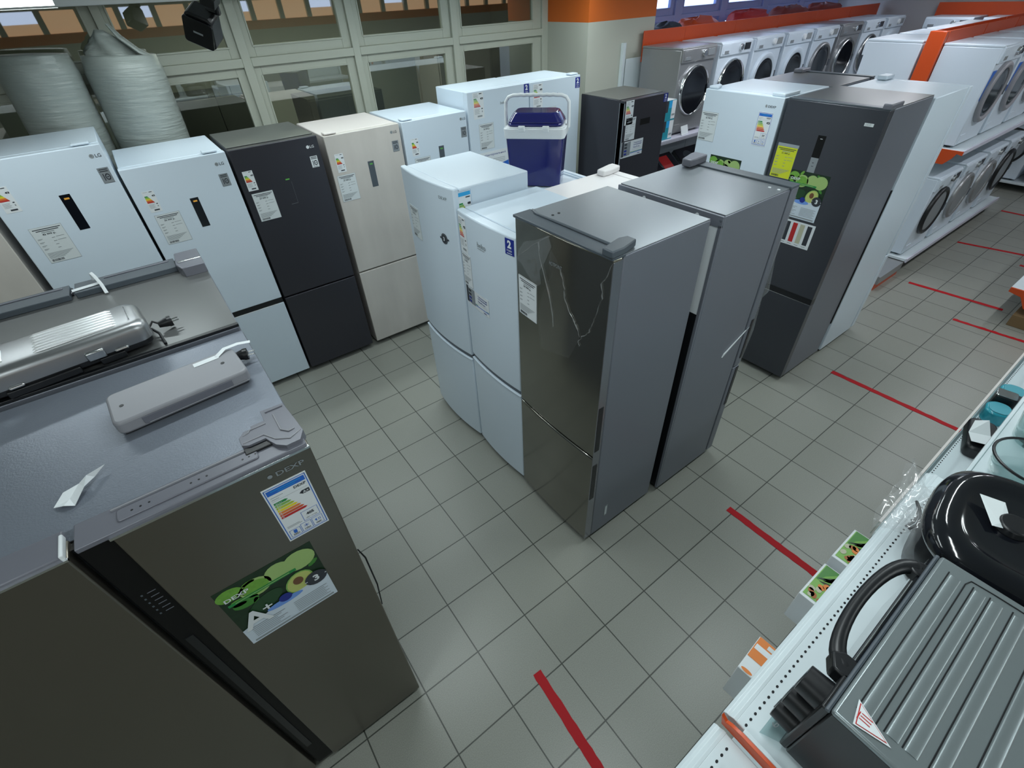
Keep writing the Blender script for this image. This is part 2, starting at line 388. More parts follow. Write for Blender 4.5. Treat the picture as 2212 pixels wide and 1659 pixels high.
def sticker_energy(d, u0, z0, u1, z1, style='small', num='405', kwh='кВт·ч/год'):
    w = u1 - u0; h = z1 - z0
    X = lambda a: u0 + w * a
    Z = lambda a: z1 - h * a
    d.rect(u0, z0, u1, z1, paperw)
    if style == 'eu':
        d.frame(X(0.03), Z(0.975), X(0.97), Z(0.02), 0.0022 * w / 0.11, blue, 1)
        d.rect(X(0.07), Z(0.125), X(0.93), Z(0.045), blue, 1)
        d.rect(X(0.16), Z(0.075), X(0.84), Z(0.066), cyan, 2); d.rect(X(0.3), Z(0.104), X(0.7), Z(0.096), cyan, 2)
        d.txt('DEXP', X(0.63), Z(0.185), h * 0.038, ink, 2, 0.02, w=w * 0.28)
        d.rect(X(0.1), Z(0.175), X(0.38), Z(0.168), inkg, 1); d.rect(X(0.1), Z(0.21), X(0.27), Z(0.203), inkg, 1); d.rect(X(0.1), Z(0.235), X(0.9), Z(0.232), inkg, 1)
        for i, m in enumerate(BARS):
            zt = 0.265 + i * 0.044; e = 0.36 + i * 0.05
            d.poly([(X(0.1), Z(zt)), (X(e), Z(zt)), (X(e + 0.06), Z(zt + 0.018)), (X(e), Z(zt + 0.036)), (X(0.1), Z(zt + 0.036))], m, 1)
            d.txt(('A+++', 'A++', 'A+', 'A', 'B', 'C', 'D')[i], X(0.13), Z(zt + 0.03), h * 0.022, paperw, 2, 0.01)
        d.poly([(X(0.68), Z(0.30)), (X(0.75), Z(0.27)), (X(0.92), Z(0.27)), (X(0.92), Z(0.33)), (X(0.75), Z(0.33))], ink, 1)
        d.txt('A+', X(0.76), Z(0.322), h * 0.04, paperw, 2, 0.015)
        def cell(a, b, c, e, t):
            d.frame(X(a), Z(e), X(b), Z(c), 0.0011 * w / 0.11, blue, 1)
            d.txt(t, X((a + b) / 2), Z(e - 0.02), h * 0.028, ink, 2, 0.02, center=True)
        d.frame(X(0.5), Z(0.78), X(0.9), Z(0.61), 0.0011 * w / 0.11, blue, 1)
        d.txt(num, X(0.70), Z(0.70), h * 0.048, ink, 2, 0.03, center=True); d.txt(kwh, X(0.70), Z(0.755), h * 0.022, ink, 2, center=True, w=w * 0.26)
        d.rect(X(0.1), Z(0.745), X(0.4), Z(0.738), inkg, 1); d.rect(X(0.1), Z(0.765), X(0.45), Z(0.758), inkg, 1)
        cell(0.09, 0.35, 0.82, 0.95, '335л' if num == '405' else '216л'); cell(0.37, 0.63, 0.80, 0.95, '175л' if num == '405' else '95л'); cell(0.65, 0.91, 0.80, 0.95, '43дБ')
        d.rect(X(0.18), Z(0.895), X(0.26), Z(0.835), blue, 2)
        for a in range(3): d.rect(X(0.5) - 0.0006, Z(0.885), X(0.5) + 0.0006, Z(0.825), blue, 2) if a == 0 else d.poly([(X(0.44), Z(0.84 + 0.03 * (a - 1)) ), (X(0.56), Z(0.87 - 0.03 * (a - 1))), (X(0.56), Z(0.875 - 0.03 * (a - 1))), (X(0.44), Z(0.845 + 0.03 * (a - 1)))], blue, 2)
        d.poly([(X(0.71), Z(0.855)), (X(0.76), Z(0.83)), (X(0.76), Z(0.885))], blue, 2)
        for a in (0.8, 0.84): d.rect(X(a), Z(0.88), X(a + 0.012), Z(0.835), blue, 2)
    else:
        t = style == 'tall'
        d.rect(X(0.1), Z(0.05), X(0.45), Z(0.04), inkg, 1); d.rect(X(0.6), Z(0.07), X(0.85), Z(0.04), ink, 1)
        if t:
            for i in range(5): d.rect(X(0.08), Z(0.09 + i * 0.022), X(0.5), Z(0.096 + i * 0.022), inkg, 1)
        b0 = 0.22
        for i, m in enumerate(BARS):
            zt = b0 + i * 0.048; e = 0.32 + i * 0.055
            d.poly([(X(0.08), Z(zt)), (X(e), Z(zt)), (X(e + 0.05), Z(zt + 0.046 if not t else zt + 0.034)), (X(0.08), Z(zt + 0.046 if not t else zt + 0.034))], m, 1)
        d.poly([(X(0.68), Z(0.24)), (X(0.76), Z(0.205)), (X(0.95), Z(0.205)), (X(0.95), Z(0.275)), (X(0.76), Z(0.275))], ink, 1)
        d.txt('A', X(0.8), Z(0.265), h * 0.045, paperw, 2, 0.02)
        for i in range(7): d.rect(X(0.1), Z(0.62 + i * 0.03), X(0.6 - 0.04 * (i % 3)), Z(0.628 + i * 0.03), inkg, 1)
        d.rect(X(0.75), Z(0.64), X(0.88), Z(0.6), ink, 1); d.rect(X(0.78), Z(0.76), X(0.86), Z(0.7), inkg, 1)
        d.rect(X(0.35), Z(0.93), X(0.8), Z(0.87), ink if not t else inkg, 1)
def poster(d, u0, z0, u1, z1, full=True):
    w = u1 - u0; h = z1 - z0
    X = lambda a: u0 + w * a
    Z = lambda a: z1 - h * a
    d.rect(u0, z0, u1, z1, pgreen)
    d.ell(X(0.12), Z(0.12), w * 0.13, h * 0.09, pkiwi, 1); d.ell(X(0.35), Z(0.2), w * 0.16, h * 0.13, papple, 1); d.ell(X(0.35), Z(0.2), w * 0.13, h * 0.1, pkiwi, 2)
    d.ell(X(0.6), Z(0.16), w * 0.14, h * 0.12, papple, 1); d.ell(X(0.82), Z(0.17), w * 0.17, h * 0.14, papple, 2); d.ell(X(0.2), Z(0.33), w * 0.13, h * 0.08, pleaf, 1)
    for i in range(9):
        a = random.uniform(0, PI); d.ell(X(random.uniform(0.05, 0.95)), Z(random.uniform(0.04, 0.5)), w * 0.07, h * 0.028, pleaf if i % 2 else pkiwi, 1, a, 8)
    d.rect(X(0.05), Z(0.285), X(0.75), Z(0.245), grn, 3); d.rect(X(0.12), Z(0.27), X(0.68), Z(0.26), papple, 4)
    d.txt('DEXP', X(0.05), Z(0.2), h * 0.055, paperw, 4, 0.02, w=w * 0.24)
    if full:
        d.ell(X(0.72), Z(0.48), w * 0.15, h * 0.16, lgrn, 3, -0.5); d.ell(X(0.72), Z(0.48), w * 0.135, h * 0.145, pavo, 4, -0.5)
        d.ell(X(0.71), Z(0.45), w * 0.055, h * 0.06, ppit, 5)
        d.ell(X(0.35), Z(0.48), w * 0.2, h * 0.10, mat_dk, 2, 0.4)
        d.poly([(X(0), Z(1)), (X(1), Z(1)), (X(1), Z(0.56)), (X(0.72), Z(0.6)), (X(0.4), Z(0.62)), (X(0), Z(0.72 if w > 0.2 and w > h * 0.9 else 0.60))], pwhite, 5)
        d.ell(X(0.5), Z(0.63), w * 0.2, h * 0.045, pblue, 6); d.ell(X(0.52), Z(0.58), w * 0.07, h * 0.06, navy, 7)
        d.ell(X(0.88), Z(0.55), w * 0.125, w * 0.125 * 0.95, ink, 8); d.txt('3', X(0.88), Z(0.55) - w * 0.055, w * 0.11, paperw, 9, 0.04, center=True)
        d.rect(X(0.75), Z(0.555), X(0.78), Z(0.545), paperw, 9); d.rect(X(0.98), Z(0.555), X(1.0), Z(0.545), paperw, 9)
        for i in range(7):
            z = 0.74 + i * 0.028
            d.rect(X(0.08), Z(z), X(0.45 - 0.05 * (i % 3)), Z(z + 0.008), inkg, 7); d.rect(X(0.55), Z(z), X(0.94 - 0.04 * (i % 2)), Z(z + 0.008), inkg, 7)
        d.rect(X(0.04), Z(0.975), X(0.96), Z(0.95), inkg, 7)
mat_maroon = mat('maroon_fabric', (0.22, 0.03, 0.02), 0.5)
mat_dk = mat('poster_cucumber', (0.015, 0.06, 0.02), 0.4)

def decal(root, name, fn, cf=None, side=None, label=None):
    d = D(cf, side); fn(d); o = d.build(name, root, smooth=False)
    if label: o['label'] = label
    return o
def logo_text(t, u, z, h, m=ink, circle=False, w=None):
    def f(d):
        if circle:
            d.ell(u - h * 0.9, z + h / 2, h * 0.62, h * 0.62, inkg if m is ink else m, 0); d.ell(u - h * 0.98, z + h * 0.62, h * 0.12, h * 0.12, m, 1)
        d.txt(t, u, z, h, m, 0.3, 0.01, w=w)
    return f
def badge10(u0, z0, u1, z1, m=None):
    def f(d):
        d.rect(u0, z0, u1, z1, m or mat_b10); w = u1 - u0; h = z1 - z0
        d.frame(u0, z0, u1, z1, 0.001, ink, 1)
        for i in range(2): d.rect(u0 + w * 0.12, z1 - h * (0.14 + i * 0.12), u1 - w * 0.12, z1 - h * (0.08 + i * 0.12), ink, 1)
        d.rect(u0 + w * 0.24, z0 + h * 0.17, u0 + w * 0.33, z0 + h * 0.62, ink, 1)
        d.ell(u0 + w * 0.63, z0 + h * 0.4, w * 0.24, h * 0.22, ink, 1); d.ell(u0 + w * 0.63, z0 + h * 0.4, w * 0.15, h * 0.14, m or mat_b10, 2)
        d.rect(u0 + w * 0.53, z0 + h * 0.37, u0 + w * 0.73, z0 + h * 0.43, ink, 3)
        d.rect(u0 + w * 0.2, z0 + h * 0.05, u1 - w * 0.2, z0 + h * 0.10, inkg, 1)
    return f
mat_b10 = mat('silver_sticker', (0.30, 0.33, 0.35), 0.35, 0.3)
def two_years(u0, z0, u1, z1):
    def f(d):
        w = u1 - u0; h = z1 - z0
        d.rect(u0, z0, u1, z1, navy); d.txt('2', (u0 + u1) / 2, z0 + h * 0.42, h * 0.5, paperw, 1, 0.05, center=True)
        d.txt('ГОДА', (u0 + u1) / 2, z0 + h * 0.2, h * 0.13, paperw, 1, 0.02, center=True, w=w * 0.6); d.rect(u0 + w * .2, z0 + h * .08, u1 - w * .2, z0 + h * .12, paperw, 1)
    return f

# ------------------------------------------------------------------ fridge builder
def door_poly(w, y1, cf, n=10):
    pts = [(w * i / n, cf(w * i / n)) for i in range(n + 1)]
    return pts + [(w, y1), (0, y1)]
def fridge(label, w, d, h, split, body, door, world_x0=None, loc=(0, 0, 0), rz=0, group=None, top=None, doord=0.06, curve=0.0,
           handle='recess', dh=0.0, side=None, caps=(), tex=0.03, doortop=0.0, name='fridge'):
    """front at local y=0 looking to -y; x 0..w; dh = cabinet top below the door top"""
    t = thing(name, label, 'fridge', loc, rz, group)
    cf = (lambda u: curve * ((2 * u / w - 1) ** 2)) if curve else (lambda u: 0.0)
    hc = h - dh
    b = MB(); b.box(0.004, doord + 0.006, 0.035, w - 0.004, d, hc, body)
    o = b.build('cabinet', t, bevel=0.006)
    if top:
        q = MB(); q.box(0.006, doord + 0.007, hc, w - 0.006, d - 0.004, hc + 0.004, top); q.build('top_plate', t, bevel=0.0015)
    g = MB(); g.box(0.012, doord - 0.001, 0.06, w - 0.012, doord + 0.0065, hc - 0.015, gasket if door is not white else gasketw); g.build('gasket', t)
    up = MB(); lo = MB()
    if handle == 'gap':
        up.prism(door_poly(w, doord, cf), 'z', split + 0.006, h + doortop, door); lo.prism(door_poly(w, doord, cf), 'z', 0.05, split - 0.006, door)
    elif handle == 'recess':
        up.prism(door_poly(w, doord, cf), 'z', split + 0.01, h + doortop, door); lo.prism(door_poly(w, doord, cf), 'z', 0.05, split - 0.034, door)
    else:
        up.prism(door_poly(w, doord, cf), 'z', split + 0.006, h + doortop, door); lo.prism(door_poly(w, doord, cf), 'z', 0.05, split - 0.03, door)
    uo = up.build('upper_door', t, bevel=0.005 if not curve else 0.008, seg=3); lo_ = lo.build('lower_door', t, bevel=0.005 if not curve else 0.008, seg=3)
    if handle == 'recess':
        m = MB(); m.box(0.0015, 0.004, split - 0.033, w - 0.0015, doord, split + 0.011, black); m.build('handle_recess', t)
        m = MB(); m.box(0.0, -0.001, split - 0.036, w * 0.93, 0.003, split - 0.0325, chromeg if door is dark else wplastic); m.build('handle_lip', lo_)
    elif handle == 'grip':
        m = MB(); m.prism([(x, y) for x, y in door_poly(w, doord, lambda u: cf(u) + 0.010)], 'z', split - 0.03, split + 0.004, capgrey); m.build('grip_groove', lo_)
        m = MB(); m.prism(door_poly(w, cf(0) + 0.02, lambda u: cf(u) - 0.004), 'z', split - 0.036, split - 0.024, door); m.build('grip_lip', lo_, bevel=0.003)
    for x in (0.05, w - 0.05):
        m = MB(); m.cyl((x, 0.09, 0), (x, 0.09, 0.04), 0.018, black, n=12); m.build('foot', t)
    m = MB(); m.box(0.02, 0.07, 0.008, w - 0.02, d - 0.03, 0.036, black); m.build('plinth', t)
    for (x, kind) in caps:
        m = MB()
        if kind == 'flat': m.box(x - 0.045, 0.01, hc + 0.003, x + 0.045, 0.085, hc + 0.016, body)
        else: m.box(x - 0.035, 0.0, hc + 0.003, x + 0.035, 0.13, hc + 0.03, kind)
        m.build('hinge_cover', t, bevel=0.006)
    return t, uo, lo_, cf
def world_u(x0): return lambda x: x - x0

# ------------------------------------------------------------------ room
XL, XR, YB, YF, ZC = -4.2, 9.62, 4.15, -4.6, 2.80
f = MB(); f.box(XL, YF, -0.05, XR, YB, 0, floor_mat()); struct('floor', f, smooth=False)
f = MB(); f.box(XL, YF, ZC, XR, YB, ZC + 0.08, ceilm); struct('ceiling', f, smooth=False)
f = MB(); f.box(XL - 0.1, YF, 0, XL, YB + 0.1, ZC, wallp); struct('wall_left', f, smooth=False)
f = MB(); f.box(XR, YF, 0, XR + 0.1, YB + 0.1, ZC, wallg); struct('wall_far', f, smooth=False)
# wall behind the camera: paint, orange band and a row of bright high windows
f = MB(); f.box(XL, YF - 0.1, 0, XR, YF, 2.12, wallp); f.box(XL, YF - 0.1, 2.12, XR, YF, 2.28, orangew); f.box(XL, YF - 0.1, 2.62, XR, YF, ZC, wallp)
x = XL
while x < XR: f.box(x, YF - 0.1, 2.28, min(XR, x + 0.1), YF, 2.62, framep); x += 0.62
struct('wall_front', f, smooth=False)
f = MB()
k = 0; x = XL + 0.1
while x < XR - 0.1:
    f.box(x, YF - 0.09, 2.28, min(XR, x + 0.52), YF - 0.08, 2.28 + (0.34 if k % 3 else 0.16), winglow); x += 0.62; k += 1
struct('window_9', f, smooth=False)
# window wall: columns (sash x0, x1), glass
def window_bay(n, x0, x1, g0, g1, fr, gm, zb=0.95):
    o = MB()
    T = 0.02
    zus, zug, zlt, zlg = 2.255, 2.335, 2.192, 2.128
    def sash(a, b, c, e, ga, gb, gc, ge):
        y0, y1 = YB + 0.03, YB + 0.07
        o.box(a, y0, c, ga, y1, e, fr); o.box(gb, y0, c, b, y1, e, fr); o.box(ga, y0, c, gb, y1, gc, fr); o.box(ga, y0, ge, gb, y1, e, fr)
        # glazing bead step
        o.box(ga - 0.012, y0 - 0.008, gc - 0.012, gb + 0.012, y0, gc, fr); o.box(ga - 0.012, y0 - 0.008, gc, ga, y0, ge, fr); o.box(gb, y0 - 0.008, gc, gb + 0.012, y0, ge, fr); o.box(ga, y0 - 0.008, ge, gb, y0, ge + 0.012, fr)
    sash(x0, x1, zus, 2.70, g0, g1, zug, 2.66); sash(x0, x1, zb, zlt, g0, g1, zb + 0.08, zlg)
    struct('window_%d' % n, o, bevel=0.003)
    p = MB(); p.box(g0, YB + 0.048, zug, g1, YB + 0.054, 2.66, gm); p.box(g0, YB + 0.048, zb + 0.08, g1, YB + 0.054, zlg, gm)
    q = p.build('glass_pane', smooth=False); q['kind'] = 'structure'; q.parent = bpy.data.objects['window_%d' % n]
cols = [(-3.6, -2.40, -3.5, -2.50), (-2.33, -1.13, -2.25, -1.20), (-1.07, -0.262, -1.03, -0.33), (-0.192, 0.706, -0.13, 0.628), (0.771, 1.77, 0.838, 1.675), (1.843, 2.94, 1.905, 2.823)]
cols2 = [(4.1, 5.22, 4.16, 5.14), (5.36, 6.22, 5.42, 6.12), (6.36, 7.28, 6.42, 7.20), (7.42, 8.34, 7.48, 8.26), (8.48, 9.40, 8.54, 9.32)]
for i, c in enumerate(cols): window_bay(i + 1, *c, framep, winglass)
for i, c in enumerate(cols2): window_bay(i + 11, *c, frameb, dayglass)
def wall_grid(name, cs, fr, xa, xb):
    g = MB(); xs = [xa] + [v for c in cs for v in c[:2]] + [xb]
    for i in range(0, len(xs), 2): g.box(xs[i], YB, 0.95, xs[i + 1], YB + 0.08, 2.70, fr)
    for c in cs: g.box(c[0], YB, 2.192, c[1], YB + 0.08, 2.255, fr)
    return struct(name, g, bevel=0.004)
wall_grid('trim_1', cols, framep, XL, 3.06); wall_grid('trim_2', cols2, frameb, 4.04, XR)
f = MB(); f.box(XL, YB, 0, XR, YB + 0.12, 0.95, wallp); f.box(XL, YB - 0.0, 2.70, XR, YB + 0.12, ZC, wallp); struct('wall_back', f, smooth=False)
f = MB(); f.box(XL, YB - 0.22, 2.635, 3.02, YB - 0.003, 2.68, lampb); struct('trim_3', f, bevel=0.004)
# room behind the dark windows
f = MB(); f.box(XL, 6.4, 0, 3.9, 6.5, ZC, wallp); struct('wall_beyond', f, smooth=False)
f = MB(); f.box(XL - .1, 4.3, 0, XL, 6.5, ZC, wallp); struct('wall_beyond_left', f, smooth=False)
f = MB(); f.box(3.8, 4.3, 0, 3.9, 6.5, ZC, wallp); struct('wall_beyond_right', f, smooth=False)
f = MB(); f.box(XL, 4.27, ZC, 3.9, 6.5, ZC + .08, ceilm); struct('ceiling_beyond', f, smooth=False)
f = MB(); f.box(XL, 4.27, -0.05, 3.9, 6.5, 0, brownc); struct('floor_beyond', f, smooth=False)
f = MB(); f.box(3.02, 3.5, 0, 4.06, YB, 2.31, wallp); f.box(3.02, 3.5, 2.31, 4.06, YB, ZC, orangew); struct('wall_pillar', f, smooth=False)
f = MB(); f.box(XR - 0.02, YF, 0, XR, YB, 0.08, brownc); struct('baseboard_far', f, smooth=False)
# dim furniture in the room behind the glass
for i, (x, w_, h_, m_) in enumerate(((-0.9, 1.0, 1.9, graphtop), (0.5, 0.9, 1.75, brownc), (2.2, 0.8, 2.05, beigebody))):
    c = MB(); c.box(x, 5.3, 0, x + w_, 5.9, h_, m_); c.box(x + 0.02, 5.285, 0.06, x + w_ / 2 - 0.005, 5.3, h_ - 0.02, m_); c.box(x + w_ / 2 + 0.005, 5.285, 0.06, x + w_ - 0.02, 5.3, h_ - 0.02, m_)
    for s_ in (-0.03, 0.03): c.cyl((x + w_ / 2 + s_, 5.27, 0.9), (x + w_ / 2 + s_, 5.27, 1.1), 0.008, chromeg, n=8)
    tag(c.build('storage_cabinet', bevel=0.004), ('grey cabinet behind the window glass, leftmost', 'dark low cabinet behind the window glass, middle', 'pale tall cabinet behind the window glass near pillar')[i], 'cabinet', 'cabinets beyond the dark windows')

# ------------------------------------------------------------------ ceiling lamps (bodies of the tube lights)
for i, (xx, yy) in enumerate(LAMPS):
    z = LAMPZ if yy == 2.3 and xx < -1 else 2.735
    t = thing('tube_lamp', 'long white tube lamp added over the window-wall fridges, outside the picture' if i == 0 else 'long white tube lamp on the ceiling above the shop, outside the picture', 'lamp', (xx, yy, z), 0, 'ceiling tube lamps')  # the first entry belongs to the added window-side row
    m = MB(); m.box(-0.62, -0.05, 0.0, 0.62, 0.05, 0.045, lampb); m.build('housing', t, bevel=0.01)
    m = MB(); m.ring([(-0.6, 0, -0.006), (0.6, 0, -0.006)], 0.018, ledm, 12); m.build('tube', t)
    m = MB()
    for s_ in (-0.4, 0.4): m.cyl((s_, 0, 0.045), (s_, 0, ZC - z - 0.001), 0.006, lampb, n=8)
    m.build('hanger', t)
# hanging black loudspeaker, top left
t = thing('loudspeaker', 'black loudspeaker hanging from the ceiling bracket at top left', 'speaker', (-0.735, 2.45, 2.525), 0, rot=(0.45, 0.45, -0.55)); t.scale = (0.74, 0.74, 0.74)
m = MB()
m.prism([(-0.10, -0.075), (-0.075, -0.10), (0.075, -0.10), (0.10, -0.075), (0.085, 0.09), (0.06, 0.11), (-0.06, 0.11), (-0.085, 0.09)], 'y', -0.07, 0.08, black); m.build('cabinet', t, bevel=0.012)
m = MB(); m.prism(rrect(-0.092, -0.088, 0.092, 0.088, 0.02), 'y', -0.085, -0.068, blackg); m.build('grille', t, bevel=0.003)
d = D(lambda u: -0.085); d.rect(-0.03, -0.005, 0.03, 0.008, inkg); d.build('badge', t)
m = MB(); m.ring([(0.02, 0.05, 0.1), (0.10, 0.03, 0.13), (0.10, 0.0, 0.19), (0.07, -0.03, 0.24)], 0.02, black, 8); m.box(0.03, -0.07, 0.2, 0.12, 0.03, 0.26, black); m.build('bracket', t, bevel=0.004)

# ------------------------------------------------------------------ fridges along the window wall (front y = 2.908)
Y0 = 2.908
GA = 'fridges standing along the window wall'
def lgset(t, x0, off, price, disp=black, dispm=dispo, lgm=ink, bm=None, energy=True, dz=0.0, slim=False):
    # positions measured from the left edge of each fridge front
    decal(t, 'energy_label', lambda d: sticker_energy(d, off['en'] - x0, 1.592 + dz, off['en'] + 0.066 - x0, 1.722 + dz))
    decal(t, 'price_label', lambda d: sticker_price(d, off['pr'] - x0, 1.376 + dz, off['pr'] + 0.145 - x0, 1.572 + dz, price))
    decal(t, 'warranty_badge', badge10(off['ba'] - x0, 1.657 + dz, off['ba'] + 0.054 - x0, 1.735 + dz, bm))
    decal(t, 'logo', logo_text('LG', off['lo'] - x0, 1.788 + dz, 0.018, lgm, True))
    if disp:
        def f(d):
            d.rect(off['di'] - x0, 1.436 + dz, off['di'] + 0.05 - x0, 1.628 + dz, disp)
            d.rect(off['di'] + 0.014 - x0, 1.602 + dz, off['di'] + 0.038 - x0, 1.612 + dz, dispm, 1)
        decal(t, 'display_panel', f)
x0 = -2.035
t, u_, l_, cf = fridge('tall white two-door fridge, leftmost of the white ones along the windows', 0.61, 0.66, 2.015, 0.80, white, white, loc=(x0, Y0, 0), group=GA, caps=((0.52, 'flat'),))
decal(t, 'energy_label', lambda d: sticker_energy(d, 0.035, 1.748, 0.107, 1.885)); decal(t, 'price_label', lambda d: sticker_price(d, 0.073, 1.436, 0.228, 1.648, '42 999 р.'))
decal(t, 'warranty_badge', badge10(0.533, 1.807, 0.588, 1.892)); decal(t, 'logo', logo_text('LG', 0.560, 1.949, 0.019, ink, True))
def f(d):
    d.rect(0.295, 1.584, 0.348, 1.79, blackg); d.rect(0.311, 1.762, 0.336, 1.772, dispo, 1)
decal(t, 'display_panel', f)
x0 = -1.408
t, *_ = fridge('white two-door fridge beside the graphite one, black handle gap', 0.605, 0.66, 1.862, 0.765, white, white, loc=(x0, Y0, 0), group=GA, caps=((0.52, 'flat'),))
lgset(t, x0, dict(en=-1.352, pr=-1.348, ba=-0.893, lo=-0.862, di=-1.114), '35 999 р.', blackg, dispo)
x0 = -0.786
t, *_ = fridge('graphite black two-door fridge between white and beige fridges', 0.598, 0.64, 1.862, 0.762, graph, graph, loc=(x0, Y0 - 0.003, 0), group=GA, handle='gap', top=graphtop, caps=())
lgset(t, x0, dict(en=-0.75, pr=-0.743, ba=-0.277, lo=-0.254, di=-0.494), '37 999 р.', None, displ, lgm=paperw, bm=paperw)
def f(d):
    d.rect(-0.488 - x0, 1.614, -0.460 - x0, 1.622, displ); d.rect(-0.50 - x0, 1.446, -0.452 - x0, 1.447, inkg, 0); d.rect(-0.4525 - x0, 1.446, -0.452 - x0, 1.60, inkg, 0)
decal(t, 'touch_display', f)
x0 = -0.142
t, *_ = fridge('beige patterned two-door fridge in the row along the windows', 0.602, 0.64, 1.842, 0.765, beigebody, beige, loc=(x0, Y0, 0), group=GA, handle='gap', caps=((0.06, 'flat'),))
lgset(t, x0, dict(en=-0.097, pr=-0.118, ba=0.377, lo=0.404, di=0.147), '37 999 р.', capgrey, displ, dz=-0.008)
x0 = 0.482
t, *_ = fridge('white two-door fridge between the beige one and the taller whites', 0.602, 0.62, 1.842, 0.765, white, white, loc=(x0, Y0, 0), group=GA, caps=((0.06, 'flat'),))
lgset(t, x0, dict(en=0.540, pr=0.552, ba=1.018, lo=1.043, di=0.786), '36 999 р.', capgrey, displ, dz=-0.008)
x0 = -2.68
t, *_ = fridge('pale speckled two-door fridge at the far left edge', 0.60, 0.64, 1.842, 0.765, beigebody, beige, loc=(x0, Y0, 0), group=GA, handle='gap')
def beko_card(u0, z0, u1, z1):
    def f(d):
        w = u1 - u0; h = z1 - z0
        d.rect(u0, z0, u1, z1, paperw); d.rect(u0 + w * 0.02, z0 + h * .06, u0 + w * 0.12, z1, ink, 1); d.rect(u0 + w * 0.12, z0 + h * .08, u0 + w * 0.3, z1 - h * .06, inkg, 1)
        for i in range(4): d.rect(u0 + w * .14, z0 + h * (.16 + .2 * i), u0 + w * .26, z0 + h * (.28 + .2 * i), navy if i < 2 else ink, 2)
        d.rect(u0 + w * 0.3, z0 + h * .1, u0 + w * 0.42, z1 - h * .03, mat_b10, 1)
        for i, tx in enumerate(('Технология', 'охлаждения', 'NeoFrost')): d.txt(tx, u0 + w * 0.56, z1 - h * (0.22 + 0.14 * i), h * 0.09, navy, 1, 0.01, w=w * (0.38 if i < 2 else 0.3))
        for i in range(3): d.rect(u0 + w * .52, z0 + h * (.36 + .05 * i), u0 + w * .95, z0 + h * (.365 + .05 * i), inkg, 1)
        d.poly([(u0 + w * .43, z0 + h * .24), (u1, z0 + h * .27), (u1, z0 + h * .29), (u0 + w * .43, z0 + h * .28)], grn, 1)
        d.poly([(u0 + w * .43, z0 + h * .18), (u1, z0 + h * .22), (u1, z0 + h * .26), (u0 + w * .43, z0 + h * .22)], blue, 2)
        d.txt('beko', u0 + w * 0.78, z0 + h * 0.06, h * 0.1, navy, 1, 0.02)
    return f
x0 = 1.10
t, *_ = fridge('tall white fridge with card stickers, left of the pair by the pillar', 0.655, 0.52, 1.97, 0.8, white, white, loc=(x0, 2.90, 0), group=GA, handle='gap')
decal(t, 'energy_label', lambda d: sticker_energy(d, 0.055, 1.765, 0.162, 1.96, 'tall')); decal(t, 'warranty_flag', two_years(0.597, 1.883, 0.653, 1.965))
decal(t, 'logo', logo_text('beko', 0.335, 1.845, 0.022, inkg)); decal(t, 'price_label', lambda d: sticker_price(d, 0.098, 1.515, 0.25, 1.72, '36 999 р.'))
def f(d):
    d.rect(0.055, 1.30, 0.42, 1.49, paperw); d.txt('Антибактериальный', 0.07, 1.45, 0.022, navy, 1, 0.0, w=0.3)
    for i in range(3): d.rect(0.07, 1.42 - i * .014, 0.36, 1.423 - i * .014, inkg, 1)
    d.poly([(0.055, 1.30), (0.42, 1.30), (0.42, 1.39), (0.055, 1.33)], blue, 1)
decal(t, 'brochure', f)
x0 = 1.765
t, *_ = fridge('tall white fridge with card stickers, right of the pair by the pillar', 0.605, 0.52, 1.968, 0.8, white, white, loc=(x0, 2.90, 0), group=GA, handle='gap', caps=((0.54, 'flat'),))
decal(t, 'energy_label', lambda d: sticker_energy(d, 0.035, 1.755, 0.145, 1.95, 'tall')); decal(t, 'warranty_flag', two_years(0.544, 1.865, 0.603, 1.95))
def f(d):
    d.txt('beko', 0.29, 1.833, 0.024, ink, 0.3, 0.01); d.rect(0.29, 1.826, 0.345, 1.828, ink, 0)
decal(t, 'logo', f); decal(t, 'price_label', lambda d: sticker_price(d, 0.16, 1.55, 0.31, 1.75, '34 999 р.'))
# dark grey fridge right of the pillar foot
x0 = 2.42
t, *_ = fridge('dark grey fridge with black display in front of the pillar', 0.60, 0.57, 1.80, 0.72, graph, graph, loc=(x0, 2.36, 0), group=GA, handle='gap', top=graphtop)
decal(t, 'energy_label', lambda d: sticker_energy(d, 0.02, 1.60, 0.125, 1.795, 'tall')); decal(t, 'price_label', lambda d: sticker_price(d, 0.04, 1.465, 0.175, 1.655, '49 999 р.', paperw))
decal(t, 'warranty_flag', two_years(0.535, 1.725, 0.592, 1.795)); decal(t, 'display_panel', lambda d: d.rect(0.238, 1.572, 0.372, 1.624, blackm)); decal(t, 'brochure', beko_card(0.01, 1.315, 0.31, 1.455))
m = MB(); m.box(0.0, -0.002, 0.07, 0.006, 0.06, 1.78, chromeg); m.build('door_edge_strip', t)

# ------------------------------------------------------------------ centre block, fronts to -x
GB = 'fridges of the centre island'
QL = -PI / 2
